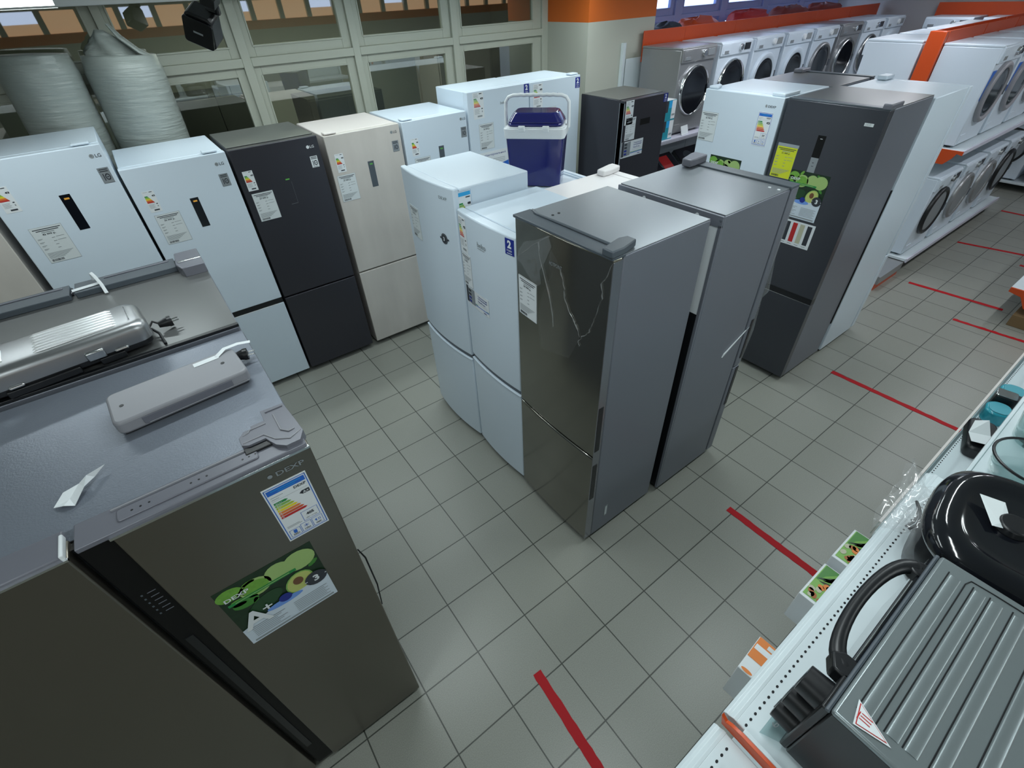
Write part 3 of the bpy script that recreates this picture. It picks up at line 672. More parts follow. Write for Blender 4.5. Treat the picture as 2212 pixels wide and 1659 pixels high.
# B1 steel: local x -> -y
t, u1_, l1_, cf = fridge('dark mirror-steel fridge with torn protective film, centre foreground', 0.60, 0.585, 1.85, 0.775, greybody, steel, loc=(-0.07, 0.715, 0), rz=QL, group=GB, handle='gap', top=silver, curve=0.012)
B1 = t
m = MB(); m.prism([(0.0, 0.002), (0.595, 0.006), (0.598, 0.075), (0.06, 0.075), (0.03, 0.10), (0.0, 0.10)], 'z', 1.845, 1.858, capgrey); m.build('door_cap', t, bevel=0.003)
m = MB(); m.ring([(0.02, 0.098, 1.858), (0.07, 0.078, 1.86), (0.3, 0.083, 1.86), (0.57, 0.085, 1.86)], 0.006, capgrey, 8); m.build('trim_strip', t)
m = MB(); m.prism([(0.545, 0.0), (0.598, 0.0), (0.598, 0.06), (0.575, 0.15), (0.53, 0.15), (0.52, 0.11)], 'z', 1.856, 1.885, capgrey); m.build('hinge_cover', t, bevel=0.005)
m = MB(); m.box(0.5985, 0.008, 0.06, 0.602, 0.054, 1.84, edge); m.build('door_side_trim', t)
m = MB()
for z0_, z1_ in ((0.825, 1.12), (0.436, 0.72)): m.box(0.6005, 0.012, z0_, 0.6035, 0.042, z1_, black)
m.build('handle_slot', t)
decal(t, 'price_label', lambda d: sticker_price(d, 0.02, 1.372, 0.165, 1.578, '29 999 р.', paperw), cf)
decal(t, 'logo', lambda d: d.txt('HOTPOINT', 0.255, 1.715, 0.017, mat_b10, 0.3, 0, w=0.08), cf)
decal(t, 'rating_sticker', lambda d: (d.rect(0.16, 0.15, 0.185, 0.25, mat_b10), d.rect(0.165, 0.16, 0.18, 0.24, paper, 1)), lambda u: 0.5965, 'R')
m = MB()
for (a, b) in ((0.12, 0.13), (0.12, 0.165)): m.cyl((a, b, 1.853), (a, b, 1.856), 0.006, gasket, n=10)
m.build('screw', t)
# torn film: crinkled sheet and bright torn edges
def film_sheet(pts, name, parent, cfn, y=0.003, mt=film, amp=0.006, n=7):
    d = MB(); c = (sum(p[0] for p in pts) / len(pts), sum(p[1] for p in pts) / len(pts)); vs = []; fs = []; N = len(pts)
    for j in range(n + 1):
        k = j / n
        for p in pts:
            u = c[0] + (p[0] - c[0]) * k; z = c[1] + (p[1] - c[1]) * k
            vs.append((u, cfn(u) - y - random.uniform(0, amp), z))
    for j in range(n):
        for i in range(N): fs.append((j * N + i, j * N + (i + 1) % N, (j + 1) * N + (i + 1) % N, (j + 1) * N + i))
    d.add(vs, fs, mt); return d.build(name, parent, ang=60)
fl = film_sheet([(0.03, 1.70), (0.08, 1.76), (0.16, 1.79), (0.25, 1.84), (0.27, 1.80), (0.23, 1.72), (0.19, 1.66), (0.20, 1.60), (0.16, 1.57), (0.10, 1.60), (0.05, 1.64), (0.015, 1.65)], 'protective_film', t, cf, mt=filmb, y=0.002, amp=0.004)
fl2 = film_sheet([(0.255, 1.79), (0.30, 1.76), (0.35, 1.69), (0.375, 1.58), (0.42, 1.50), (0.46, 1.44), (0.40, 1.30), (0.2, 1.25), (0.17, 1.4), (0.21, 1.56), (0.26, 1.66)], 'protective_film', t, cf, mt=film, amp=0.002)
for path in ([(0.595, 1.835), (0.575, 1.78), (0.555, 1.74), (0.565, 1.68), (0.545, 1.62), (0.53, 1.56), (0.51, 1.50), (0.475, 1.46), (0.455, 1.43), (0.46, 1.40)], [(0.33, 1.72), (0.355, 1.64), (0.36, 1.60), (0.385, 1.55), (0.42, 1.515), (0.44, 1.49), (0.46, 1.45)],
             [(0.015, 1.66), (0.06, 1.70), (0.15, 1.77), (0.25, 1.835)], [(0.18, 1.79), (0.2, 1.70), (0.27, 1.55), (0.29, 1.42)]):
    m = MB(); pp = []
    for (a, b) in zip(path[:-1], path[1:]):
        for s_ in range(4):
            k = s_ / 4; pp.append((a[0] + (b[0] - a[0]) * k + random.uniform(-.004, .004), a[1] + (b[1] - a[1]) * k))
    pp.append(path[-1])
    m.ring([(u, cf(u) - 0.004, z) for u, z in pp], [random.uniform(0.0008, 0.0045) for _ in pp], filme, 6, flat=0.4); m.build('film_edge', fl)
# B2 white, B3 white
t, u_, l_, cf = fridge('white fridge with blue warranty flag beside the mirror-steel one', 0.515, 0.555, 1.742, 0.805, white, white, loc=(-0.07, 1.235, 0), rz=QL, group=GB, handle='grip', curve=0.018)
def yy(y0): return lambda y: y0 - y
k = yy(1.235)
decal(t, 'energy_label', lambda d: sticker_energy(d, 0.012, 1.52, 0.095, 1.715, 'tall'), cf)
def f(d):
    d.txt('beko', k(1.03), 1.605, 0.028, inkg, 0.3, 0.01); d.rect(k(1.03), 1.597, k(1.03) + 0.062, 1.5995, inkg, 0)
decal(t, 'logo', f, cf); decal(t, 'warranty_flag', two_years(k(0.792), 1.648, k(0.733), 1.727), cf)
decal(t, 'price_label', lambda d: sticker_price(d, 0.012, 1.322, 0.115, 1.515, '23 999 р.', paperw), cf)
decal(t, 'brochure', beko_card(0.02, 1.205, 0.27, 1.318), cf)
t, u_, l_, cf = fridge('white fridge with round award badge, left of the centre block', 0.60, 0.52, 1.832, 0.775, white, white, loc=(-0.085, 1.842, 0), rz=QL, group=GB, handle='grip', curve=0.028, doortop=0.006)
k = yy(1.842)
decal(t, 'price_label', lambda d: sticker_price(d, k(1.772), 1.444, k(1.643), 1.638, '19 999 р.', paper), cf)
decal(t, 'logo', lambda d: d.txt('DEXP', k(1.37), 1.768, 0.016, inkg, 0.3, w=0.07), cf)
def f(d):
    d.ell(k(1.367), 1.543, 0.031, 0.031, ink, 0); d.ell(k(1.367), 1.543, 0.026, 0.026, inkg, 1); d.ell(k(1.367), 1.543, 0.0245, 0.0245, ink, 2); d.txt('3', k(1.367), 1.531, 0.024, paperw, 3, 0.04, center=True)
    d.rect(k(1.367) - 0.040, 1.538, k(1.367) - 0.030, 1.548, ink, 0); d.rect(k(1.367) + 0.030, 1.538, k(1.367) + 0.040, 1.548, ink, 0)
decal(t, 'award_badge', f, cf)
decal(t, 'energy_label', lambda d: sticker_energy_side(d), lambda u: 0.5965, 'R') if False else None
def f(d):   # energy label on the right side wall
    u0, u1, z0, z1 = 0.045, 0.137, 1.63, 1.82
    d.rect(u0, z0, u1, z1, paperw); d.frame(u0 + .002, z0 + .002, u1 - .002, z1 - .002, .0012, cyan, 1); d.rect(u0 + .006, z1 - .028, u1 - .006, z1 - .008, cyan, 1)
    d.rect(u0 + .055, z1 - .04, u1 - .01, z1 - .034, ink, 1)
    for i, mm in enumerate(BARS):
        zt = z1 - 0.062 - i * 0.010; d.rect(u0 + .008, zt - .0085, u0 + .036 + .005 * i, zt, mm, 1)
    d.poly([(u1 - .03, z1 - .07), (u1 - .024, z1 - .064), (u1 - .008, z1 - .064), (u1 - .008, z1 - .076), (u1 - .024, z1 - .076)], ink, 1)
    for i in range(4): d.rect(u0 + .01, z0 + .02 + .012 * i, u0 + .05, z0 + .022 + .012 * i, inkg, 1)
decal(t, 'energy_label', f, lambda u: 0.5965, 'R')
# C grey, back to back, front to +x; local x -> +y
QR = PI / 2
t, u_, l_, cf = fridge('silver grey fridge back to back with the mirror-steel one', 0.605, 0.575, 1.848, 0.79, greybody, greybody, loc=(1.165, 0.10, 0), rz=QR, group=GB, handle='gap', top=silver)
m = MB(); m.box(0.0, 0.0, 1.845, 0.605, 0.075, 1.86, capgrey); m.build('door_cap', t, bevel=0.003)
m = MB(); m.prism([(0.52, -0.005), (0.60, -0.005), (0.60, 0.03), (0.565, 0.15), (0.51, 0.15), (0.51, 0.10)], 'z', 1.858, 1.895, trimgrey); m.build('hinge_cover', t, bevel=0.006)
m = MB()
m.box(0.004, 0.575, 1.80, 0.60, 0.587, 1.848, greybody); m.box(0.004, 0.575, 0.04, 0.02, 0.587, 1.81, greybody); m.box(0.585, 0.575, 0.04, 0.60, 0.587, 1.81, greybody)
m.box(0.02, 0.575, 1.36, 0.585, 0.578, 1.80, wplastic); m.box(0.02, 0.575, 0.04, 0.585, 0.579, 1.36, black)
m.build('back_frame', t, bevel=0.002)
m = MB()
for y_ in (0.13, 0.43): m.cyl((y_, 0.586, 1.825), (y_, 0.590, 1.825), 0.009, paperw, n=12)
for z_ in (1.805, 1.83): m.cyl((0.012, 0.586, z_), (0.012, 0.590, z_), 0.005, chromeg, n=10)
m.build('screw', t)
m = MB()
for a in (0.03, 0.075): m.cyl((a, 0.13, 1.852), (a, 0.13, 1.855), 0.007, paperw, n=10)
m.build('screw', t)
m = MB(); m.box(0.0, 0.006, 0.47, -0.003, 0.03, 0.78, black); m.box(0.0, 0.006, 0.85, -0.003, 0.03, 1.12, black); m.build('handle_slot', t)
# strip of tape on the side of C
m = MB(); m.prism([(0.03, 1.075), (0.055, 1.065), (0.245, 0.955), (0.235, 0.975)], 'x', -0.0015, 0.0035, paperw); m.build('tape_strip', t)
film_t = MB(); film_t.ring([(-0.004, 0.012, 1.80), (-0.006, 0.02, 1.5), (-0.012, 0.0, 1.3), (-0.005, 0.015, 1.26), (-0.010, 0.01, 1.05), (-0.004, 0.015, 0.8)], [0.004, 0.003, 0.012, 0.003, 0.008, 0.003], filmb, 6); film_t.build('protective_film', t)
# D2 and D3
t, *_ = fridge('warm white low fridge behind the mirror-steel one', 0.555, 0.60, 1.70, 0.7, whitew, whitew, loc=(1.13, 0.715, 0), rz=QR, group=GB, handle='gap')
m = MB(); m.prism([(0.48, -0.005), (0.55, -0.005), (0.55, 0.03), (0.52, 0.16), (0.46, 0.16), (0.46, 0.10)], 'z', 1.70, 1.735, whitew); m.build('hinge_cover', t, bevel=0.008)
t, *_ = fridge('white fridge carrying the blue cool box', 0.60, 0.60, 1.596, 0.7, white, white, loc=(1.14, 1.28, 0), rz=QR, group=GB, handle='gap')
m = MB(); m.box(0.0, 0.0, 1.59, 0.60, 0.03, 1.604, white); m.box(0.0, 0.045, 1.59, 0.60, 0.058, 1.602, white); m.build('top_trim', t, bevel=0.003)

# cool box
a_ = math.atan2(-0.75, 0.66)
t = thing('cool_box', 'navy blue cool box with white rim and raised white handle', 'cool box', (0.835, 1.655, 1.603), a_)
def frustum(b, x0, y0, z0, x1, y1, z1, gx, gy, m, r=0.03):
    lo = rrect(x0, y0, x1, y1, r); hi = rrect(x0 - gx, y0 - gy, x1 + gx, y1 + gy, r); n = len(lo)
    b.add([(p[0], p[1], z0) for p in lo] + [(p[0], p[1], z1) for p in hi], [tuple(range(n))[::-1], tuple(range(n, 2 * n))] + [(i, (i + 1) % n, n + (i + 1) % n, n + i) for i in range(n)], m)
m = MB(); frustum(m, -0.165, -0.11, 0.0, 0.165, 0.11, 0.295, 0.018, 0.015, navyp); m.build('body', t, bevel=0.004)
m = MB(); frustum(m, -0.190, -0.130, 0.288, 0.190, 0.130, 0.345, 0.004, 0.004, wplastic); frustum(m, -0.180, -0.12, 0.345, 0.180, 0.12, 0.352, 0, 0, wplastic); m.build('rim', t, bevel=0.005)
m = MB(); frustum(m, -0.172, -0.115, 0.352, 0.172, 0.115, 0.372, 0, 0, navyp, 0.04); frustum(m, -0.172, -0.115, 0.372, 0.172, 0.115, 0.425, -0.035, -0.03, navyp, 0.04); m.build('lid', t, bevel=0.008)
for s_ in (-1, 1):
    m = MB(); m.box(s_ * 0.075 - 0.02, -0.142, 0.33, s_ * 0.075 + 0.02, -0.125, 0.362, wplastic); m.box(s_ * 0.075 - 0.016, -0.146, 0.346, s_ * 0.075 + 0.016, -0.14, 0.356, wplastic); m.build('latch', t, bevel=0.003)
pts = [(-0.2, 0, 0.33), (-0.2, 0, 0.40), (-0.198, 0.0, 0.47), (-0.18, 0, 0.495), (-0.15, 0, 0.505)] + [(x_ * 0.01, 0, 0.505 + 0.003 * (abs(x_) % 4 == 2)) for x_ in range(-12, 13, 2)] + [(0.15, 0, 0.505), (0.18, 0, 0.495), (0.198, 0, 0.47), (0.2, 0, 0.40), (0.2, 0, 0.33)]
m = MB(); m.ring(pts, 0.016, wplastic, 10, flat=0.65); m.build('handle', t)

# ------------------------------------------------------------------ right block, fronts to -x
GD = 'fridges of the right-hand block'
t, u_, l_, cf = fridge('charcoal fridge with yellow price card and avocado poster', 0.60, 0.62, 2.0, 0.765, greybody, dark, loc=(2.25, 0.815, 0), rz=QL, group=GD, handle='recess', top=topgrey2)
k = yy(0.815)
decal(t, 'logo', lambda d: (d.rect(k(0.323), 1.908, k(0.272), 1.925, paper), d.txt('DEXP', k(0.315), 1.912, 0.009, inkg, 1, w=0.03)))
def f(d):
    d.rect(k(0.558), 1.693, k(0.508), 1.824, blackm); d.rect(k(0.54), 1.803, k(0.525), 1.806, paperw, 1); d.rect(k(0.557), 1.603, k(0.509), 1.693, mat_b10); d.rect(k(0.54), 1.66, k(0.53), 1.664, ink, 1); d.rect(k(0.54), 1.64, k(0.526), 1.643, ink, 1)
decal(t, 'display_panel', f)
decal(t, 'price_label', lambda d: (d.rect(k(0.797), 1.727, k(0.654), 1.745, gasketw), sticker_price(d, k(0.797), 1.53, k(0.657), 1.727, '31 999 р.', yellow)))
decal(t, 'avocado_poster', lambda d: poster(d, k(0.655), 1.30, k(0.396), 1.602))
def f(d):
    u0, u1 = k(0.587), k(0.374); d.rect(u0, 1.11, u1, 1.282, paperw)
    for i, mm in enumerate((ink, redp, mat_cream, ink)): d.rect(u0 + 0.01 + i * 0.051, 1.135, u0 + 0.042 + i * 0.051, 1.27, mm, 1); d.rect(u0 + 0.01 + i * 0.051, 1.12, u0 + 0.038 + i * 0.051, 1.124, inkg, 1)
mat_cream = mat('print_cream', (0.5, 0.5, 0.36), 0.5)
decal(t, 'colour_swatch_card', f)
m = MB(); m.box(0.0, 0.0, 1.998, 0.60, 0.06, 2.008, capgrey); m.build('door_cap', t, bevel=0.003)
m = MB(); m.box(0.55, 0.0, 1.998, 0.598, 0.16, 2.03, trimgrey); m.build('hinge_cover', t, bevel=0.006)
m = MB(); m.box(0.05, 0.619, 0.32, 0.603, 0.634, 1.42, black); m.build('gap_shade', t)  # black strip painted in for the dark gap between the back-to-back fridges
t, *_ = fridge('white fridge with blue energy label left of the charcoal one', 0.60, 0.58, 2.0, 0.765, white, white, loc=(2.25, 1.44, 0), rz=QL, group=GD, handle='recess')
k = yy(1.44)
decal(t, 'logo', lambda d: (d.ell(k(0.952), 1.942, 0.007, 0.009, inkg, 0), d.txt('DEXP', k(0.938), 1.935, 0.013, ink, 0.3, 0.01, w=0.055)))
decal(t, 'energy_label', lambda d: sticker_energy(d, k(0.992), 1.697, k(0.887), 1.907, 'eu', '237')); decal(t, 'price_label', lambda d: sticker_price(d, k(1.437), 1.665, k(1.296), 1.858, '26 999 р.'))
decal(t, 'avocado_poster', lambda d: poster(d, k(1.288), 1.29, k(1.028), 1.582))
m = MB(); m.prism([(0.50, 0.01), (0.59, 0.01), (0.59, 0.20), (0.57, 0.20), (0.55, 0.08), (0.50, 0.06)], 'z', 2.0, 2.022, white); m.build('hinge_cover', t, bevel=0.006)
m = MB(); m.prism([(0.015, 0.01), (0.09, 0.01), (0.06, 0.10), (0.015, 0.14)], 'z', 2.0, 2.018, white); m.build('hinge_cover', t, bevel=0.006)
t, *_ = fridge('white fridge back to back with the charcoal one, glossy top', 0.60, 0.61, 1.985, 0.765, white, white, loc=(3.50, 0.205, 0), rz=QR, group=GD, handle='gap', caps=((0.53, white),))
t, *_ = fridge('grey-topped fridge at the back of the right-hand block', 0.60, 0.60, 1.985, 0.765, greybody, graph, loc=(3.50, 0.83, 0), rz=QR, group=GD, handle='gap', top=topgrey2, caps=((0.54, trimgrey),))
m = MB(); m.box(0, 0, 1.985, 0.6, 0.05, 1.995, capgrey); m.build('door_cap', t, bevel=0.003)

# ------------------------------------------------------------------ foreground side-by-side fridge (front y=0.027)
t = thing('side_by_side_fridge', 'large steel side-by-side fridge with avocado poster in the left foreground', 'fridge', (-2.145, 0.027, 0), 0, 'side-by-side fridges')
w = 0.912
m = MB(); m.box(0.004, 0.075, 0.03, w - 0.003, 0.715, 1.735, greybody); m.build('cabinet', t, bevel=0.006)
m = MB(); m.box(0.006, 0.06, 1.735, w - 0.005, 0.712, 1.739, topgrey); m.build('top_plate', t, bevel=0.001)
g = MB(); g.box(0.012, 0.062, 0.06, w - 0.012, 0.076, 1.72, black); g.build('gasket', t)
dr = MB(); dr.box(0.482, 0.0, 0.035, w, 0.062, 1.745, steelD); dr = dr.build('right_door', t, bevel=0.004, seg=3)
dl = MB(); dl.box(0.0, 0.0, 0.035, 0.405, 0.062, 1.745, steelD); dl = dl.build('left_door', t, bevel=0.004, seg=3)
m = MB(); m.box(0.418, 0.010, 0.035, 0.483, 0.062, 1.742, blackm); m.build('handle_strip', dr, bevel=0.003)
m = MB(); m.box(0.405, 0.035, 0.035, 0.42, 0.064, 1.735, black); m.build('door_gap', t)
m = MB(); m.box(0.432, 0.0075, 0.25, 0.452, 0.0105, 1.30, black); m.build('grip_edge', dr)
m = MB(); m.box(0.42, 0.006, 1.742, w - 0.004, 0.085, 1.756, trimgrey); m.prism(rrect(0.50, 0.028, 0.80, 0.066, 0.008), 'z', 1.755, 1.760, trimgrey); m.build('door_top_trim', dr, bevel=0.003)
m = MB(); m.box(0.0, 0.006, 1.742, 0.40, 0.085, 1.756, trimgrey); m.box(0.394, 0.004, 1.744, 0.402, 0.07, 1.760, paperw); m.build('door_top_trim', dl, bevel=0.003)
m = MB(); m.box(0.478, -0.001, 1.742, w - 0.001, 0.007, 1.7485, chrome); m.build('chrome_edge', dr)
m = MB(); m.box(0.0, -0.001, 1.742, 0.405, 0.006, 1.7475, chrome); m.build('chrome_edge', dl)
for a in (0.53, 0.547, 0.564, 0.65, 0.667, 0.684, 0.765, 0.78, 0.795):
    m = MB(); m.cyl((a, 0.045, 1.7598), (a, 0.045, 1.7606), 0.0025, black, n=8); m.build('vent_hole', dr)
m = MB(); m.box(0.49, 0.072, 1.755, 0.81, 0.076, 1.7605, slabgrey); m.build('trim_line', dr, bevel=0.001)
poly = [(0.845, 0.19), (0.905, 0.185), (0.912, 0.10), (0.916, 0.045), (0.90, 0.015), (0.865, 0.015), (0.845, 0.035), (0.835, 0.06), (0.83, 0.075), (0.79, 0.075), (0.775, 0.085), (0.775, 0.115), (0.79, 0.135), (0.81, 0.135), (0.81, 0.145), (0.845, 0.145)]
m = MB(); m.prism(poly, 'z', 1.740, 1.768, trimgrey)
m.ring([(0.785, 0.118, 1.768), (0.80, 0.122, 1.769), (0.805, 0.13, 1.769), (0.845, 0.13, 1.769)], 0.0018, slabgrey, 6); m.ring([(0.78, 0.09, 1.768), (0.83, 0.09, 1.769), (0.85, 0.055, 1.769), (0.88, 0.035, 1.769), (0.912, 0.05, 1.768)], 0.002, slabgrey, 6)
m.ring([(0.87, 0.155, 1.768), (0.87, 0.08, 1.770), (0.885, 0.062, 1.770), (0.90, 0.065, 1.769)], 0.002, slabgrey, 6); m.box(0.855, 0.172, 1.766, 0.9, 0.178, 1.771, trimgrey)
m.build('hinge_cover', t, bevel=0.004)
m = MB(); m.box(0.775, 0.052, 1.755, 0.855, 0.078, 1.762, black); m.build('hinge_arm', t, bevel=0.002)
ux = lambda x: x + 2.145
decal(dr, 'energy_label', lambda d: sticker_energy(d, ux(-1.380), 1.456, ux(-1.268), 1.678, 'eu', '405'))
decal(dr, 'logo', lambda d: (d.ell(ux(-1.345), 1.71, 0.006, 0.006, mat_b10, 0), d.txt('DEXP', ux(-1.33), 1.702, 0.015, mat_b10, 0.3, 0.01, w=0.07)))
def f(d):
    poster(d, ux(-1.603), 1.122, ux(-1.338), 1.416)
    u0, w_, z1_, h_ = ux(-1.603), 0.265, 1.416, 0.294
    d.txt('A', u0 + w_ * 0.03, z1_ - h_ * 0.76, h_ * 0.27, paperw, 9, 0.02); d.txt('+', u0 + w_ * 0.28, z1_ - h_ * 0.6, h_ * 0.09, paperw, 9, 0.01)
decal(dr, 'avocado_poster', f)
def f(d):
    for i in range(6):
        d.rect(0.437, 1.44 + i * 0.018, 0.441, 1.445 + i * 0.018, capgrey, 0); d.rect(0.45, 1.441 + i * 0.018, 0.468, 1.4425 + i * 0.018, greybody, 0)
decal(dr, 'control_symbols', f, lambda u: 0.010)
for x_ in (0.06, w - 0.06):
    m = MB(); m.cyl((x_, 0.11, 0), (x_, 0.11, 0.035), 0.02, black, n=12); m.build('foot', t)
m = MB(); m.ring([(w - 0.01, 0.50, 0.55), (w + 0.03, 0.48, 0.60), (w + 0.045, 0.46, 0.54), (w + 0.045, 0.45, 0.3), (w + 0.03, 0.5, 0.02)], 0.004, black, 8); m.build('power_cord', t)
# second side-by-side behind it, front to +y
t = thing('side_by_side_fridge', 'grey side-by-side fridge carrying the chrome grill, left edge', 'fridge', (-1.238, 1.50, 0), PI, 'side-by-side fridges')
m = MB(); m.box(0.0, 0.075, 0.03, 0.912, 0.742, 1.748, greybody); m.build('cabinet', t, bevel=0.006)
m = MB(); m.box(0.003, 0.075, 1.748, 0.91, 0.74, 1.752, topgrey2); m.build('top_plate', t, bevel=0.001)
m = MB(); m.box(0.0, 0.0, 0.035, 0.46, 0.065, 1.76, graph); m.build('left_door', t, bevel=0.004)
m = MB(); m.box(0.468, 0.0, 0.035, 0.912, 0.065, 1.76, graph); m.build('right_door', t, bevel=0.004)
for a, b in ((0.10, 0.455), (0.472, 0.9)):
    m = MB(); m.box(a, 0.01, 1.752, b, 0.115, 1.775, capgrey); m.box(a + 0.02, 0.03, 1.774, b - 0.1, 0.04, 1.779, trimgrey); m.build('door_top_trim', t, bevel=0.004)
m = MB(); m.prism([(0.0, 0.01), (0.09, 0.01), (0.10, 0.14), (0.085, 0.20), (0.0, 0.20)], 'z', 1.750, 1.792, trimgrey); m.box(0.0, 0.125, 1.790, 0.09, 0.135, 1.797, chromeg); m.build('hinge_cover', t, bevel=0.006)
m = MB(); m.box(0.0, 0.725, 1.745, 0.912, 0.742, 1.757, black); m.build('rear_trim', t, bevel=0.002)
m = MB()
for x_ in (0.06, 0.85): m.cyl((x_, 0.11, 0), (x_, 0.11, 0.035), 0.02, black, n=12)
m.build('foot', t)
# tape strap over the trim
m = MB(); m.box(-0.045, -0.012, 0.0, 0.045, 0.012, 0.0015, paperw)
m.ring([(0.035, 0.03, 0.008), (0.04, 0.02, 0.04), (0.045, 0.0, 0.03), (0.05, -0.03, 0.003), (0.05, -0.07, -0.02)], [0.006] * 5, paperw, 6, flat=0.25)
o = m.build('tape_strap'); o.location = (-1.655, 1.415, 1.777); o.rotation_euler = (0, 0, 0.12); tag(o, 'white tape strap stuck over the dark fridge trim', 'tape')

# chrome contact grill
t = thing('contact_grill', 'chrome ribbed electric grill lying on the dark fridge top', 'grill', (-1.745, 0.872, 1.758), 0.10)
m = MB(); m.prism(rrect(-0.255, -0.098, 0.255, 0.098, 0.035), 'z', 0.008, 0.03, black); m.build('base', t, bevel=0.004)
m = MB()
for a, b in ((-0.25, -0.17), (-0.13, 0.05), (0.10, 0.17)): m.box(a, -0.108, 0.0, b, -0.085, 0.022, black)
m.box(-0.2, 0.06, 0, 0.2, 0.09, 0.01, black); m.build('foot_rail', t, bevel=0.003)
m = MB(); lo = rrect(-0.258, -0.10, 0.262, 0.10, 0.04, 8); n = len(lo)
lev = [(0.0, 0.028), (0.0, 0.066), (0.005, 0.079), (0.014, 0.086), (0.026, 0.089)]
vs = []
for gx, z in lev:
    for p in rrect(-0.258 + gx, -0.10 + gx, 0.262 - gx, 0.10 - gx, 0.04 - gx * 0.5, 8): vs.append((p[0], p[1], z))
fs = [(j * n + i, j * n + (i + 1) % n, (j + 1) * n + (i + 1) % n, (j + 1) * n + i) for j in range(len(lev) - 1) for i in range(n)] + [tuple(range(4 * n, 5 * n))]
m.add(vs, fs, lidm); lid = m.build('lid', t, ang=50)
m = MB()
for i in range(7):
    y_ = -0.058 + i * 0.0195; m.ring([(-0.03, y_, 0.087), (-0.015, y_, 0.089), (0.175, y_, 0.089), (0.19, y_, 0.087)], [0.001, 0.0055, 0.0055, 0.001], ribm, 10)
m.build('lid_ribs', lid)
m = MB()
for i in range(3): m.ring([(-0.24, -0.03 + i * 0.022, 0.089), (-0.15, -0.03 + i * 0.022, 0.089)], 0.003, ribm, 6)
m.box(-0.105, -0.045, 0.088, -0.098, 0.03, 0.091, ribm); m.ring([(0.222, -0.05, 0.089), (0.225, 0.06, 0.089)], 0.002, chrome, 6); m.build('lid_emboss', lid)
for a in (-0.19, 0.075):
    m = MB(); m.box(a, -0.112, 0.024, a + 0.05, -0.095, 0.055, chromeg); m.cyl((a + 0.07, -0.104, 0.03), (a + 0.11, -0.104, 0.03), 0.005, chromeg, n=10); m.build('clasp', t, bevel=0.005)
def plug(parent, loc, rz):
    e = MB(); T = Matrix.Translation(loc) @ Matrix.Rotation(rz, 4, 'Z')
    e.cyl((-0.03, 0, 0.018), (0.0, 0, 0.018), 0.010, black, 0.017, 12, T); e.cyl((0.0, 0, 0.018), (0.012, 0, 0.018), 0.0185, black, 0.0185, 12, T)
    p = e.build('plug', parent)
    e = MB()
    for s_ in (-0.0095, 0.0095): e.cyl((0.012, s_, 0.018), (0.032, s_, 0.018), 0.0024, chrome, n=8, T=T)
    e.build('plug_pin', p)
plug(t, (0.315, -0.005, 0.0), 0.0)
m = MB(); m.ring([(0.26, 0.0, 0.02), (0.275, 0.01, 0.03), (0.29, -0.005, 0.022)], 0.004, black, 8); m.ring([(0.262, -0.02, 0.02), (0.275, -0.05, 0.01), (0.275, -0.12, 0.002)], 0.0045, black, 8); m.build('cord', t)
# grey flat kitchen scale-like slab
t = thing('grey_appliance_base', 'light grey flat appliance slab lying on the steel fridge top', 'appliance', (-1.455, 0.470, 1.742), 0.075)
m = MB(); m.prism(rrect(-0.172, -0.078, 0.172, 0.083, 0.022), 'z', 0.004, 0.045, slabgrey); m.build('housing', t, bevel=0.008, seg=3)
m = MB(); m.box(-0.11, -0.0805, 0.014, 0.12, -0.075, 0.036, trimgrey); m.box(-0.10, -0.0815, 0.012, 0.165, -0.079, 0.015, slabgrey); m.build('side_panel', t, bevel=0.001)
m = MB()
for a, b in ((-0.14, 0.0), (0.125, 0.01)): m.cyl((a, b, 0.0452), (a, b, 0.0462), 0.0055, black, n=12)
m.build('screw_hole', t)
m = MB(); m.box(-0.16, -0.07, 0.0, 0.16, 0.07, 0.006, gasket); m.build('rubber_foot', t)
plug(t, (0.19, 0.05, 0.004), -0.25)
m = MB(); m.box(0.055, 0.045, 0.0455, 0.125, 0.066, 0.0462, paperw); m.ring([(0.12, 0.056, 0.046), (0.15, 0.075, 0.052), (0.19, 0.078, 0.05), (0.225, 0.07, 0.046)], 0.008, paperw, 6, flat=0.15); m.build('paper_strap', t)
# scrap of clear tape
t = MB(); vs = [(-0.052, -0.030, 0.004), (-0.03, 0.0, 0.012), (0.0, 0.012, 0.010), (0.02, 0.018, 0.02), (0.055, 0.042, 0.012), (0.03, 0.022, 0.004), (0.012, -0.012, 0.014), (-0.012, -0.052, 0.003), (-0.03, -0.045, 0.010), (-0.022, -0.02, 0.002)]
t.add(vs, [(0, 9, 1), (1, 9, 2), (2, 9, 6), (2, 6, 3), (3, 6, 5), (3, 5, 4), (9, 8, 7), (9, 7, 6), (0, 8, 9)], paperw)
o = t.build('tape_scrap', smooth=False); o.location = (-1.715, 0.243, 1.740); sm = o.modifiers.new('s', 'SOLIDIFY'); sm.thickness = 0.0008; tag(o, 'crumpled scrap of clear white tape on the steel fridge top', 'tape')

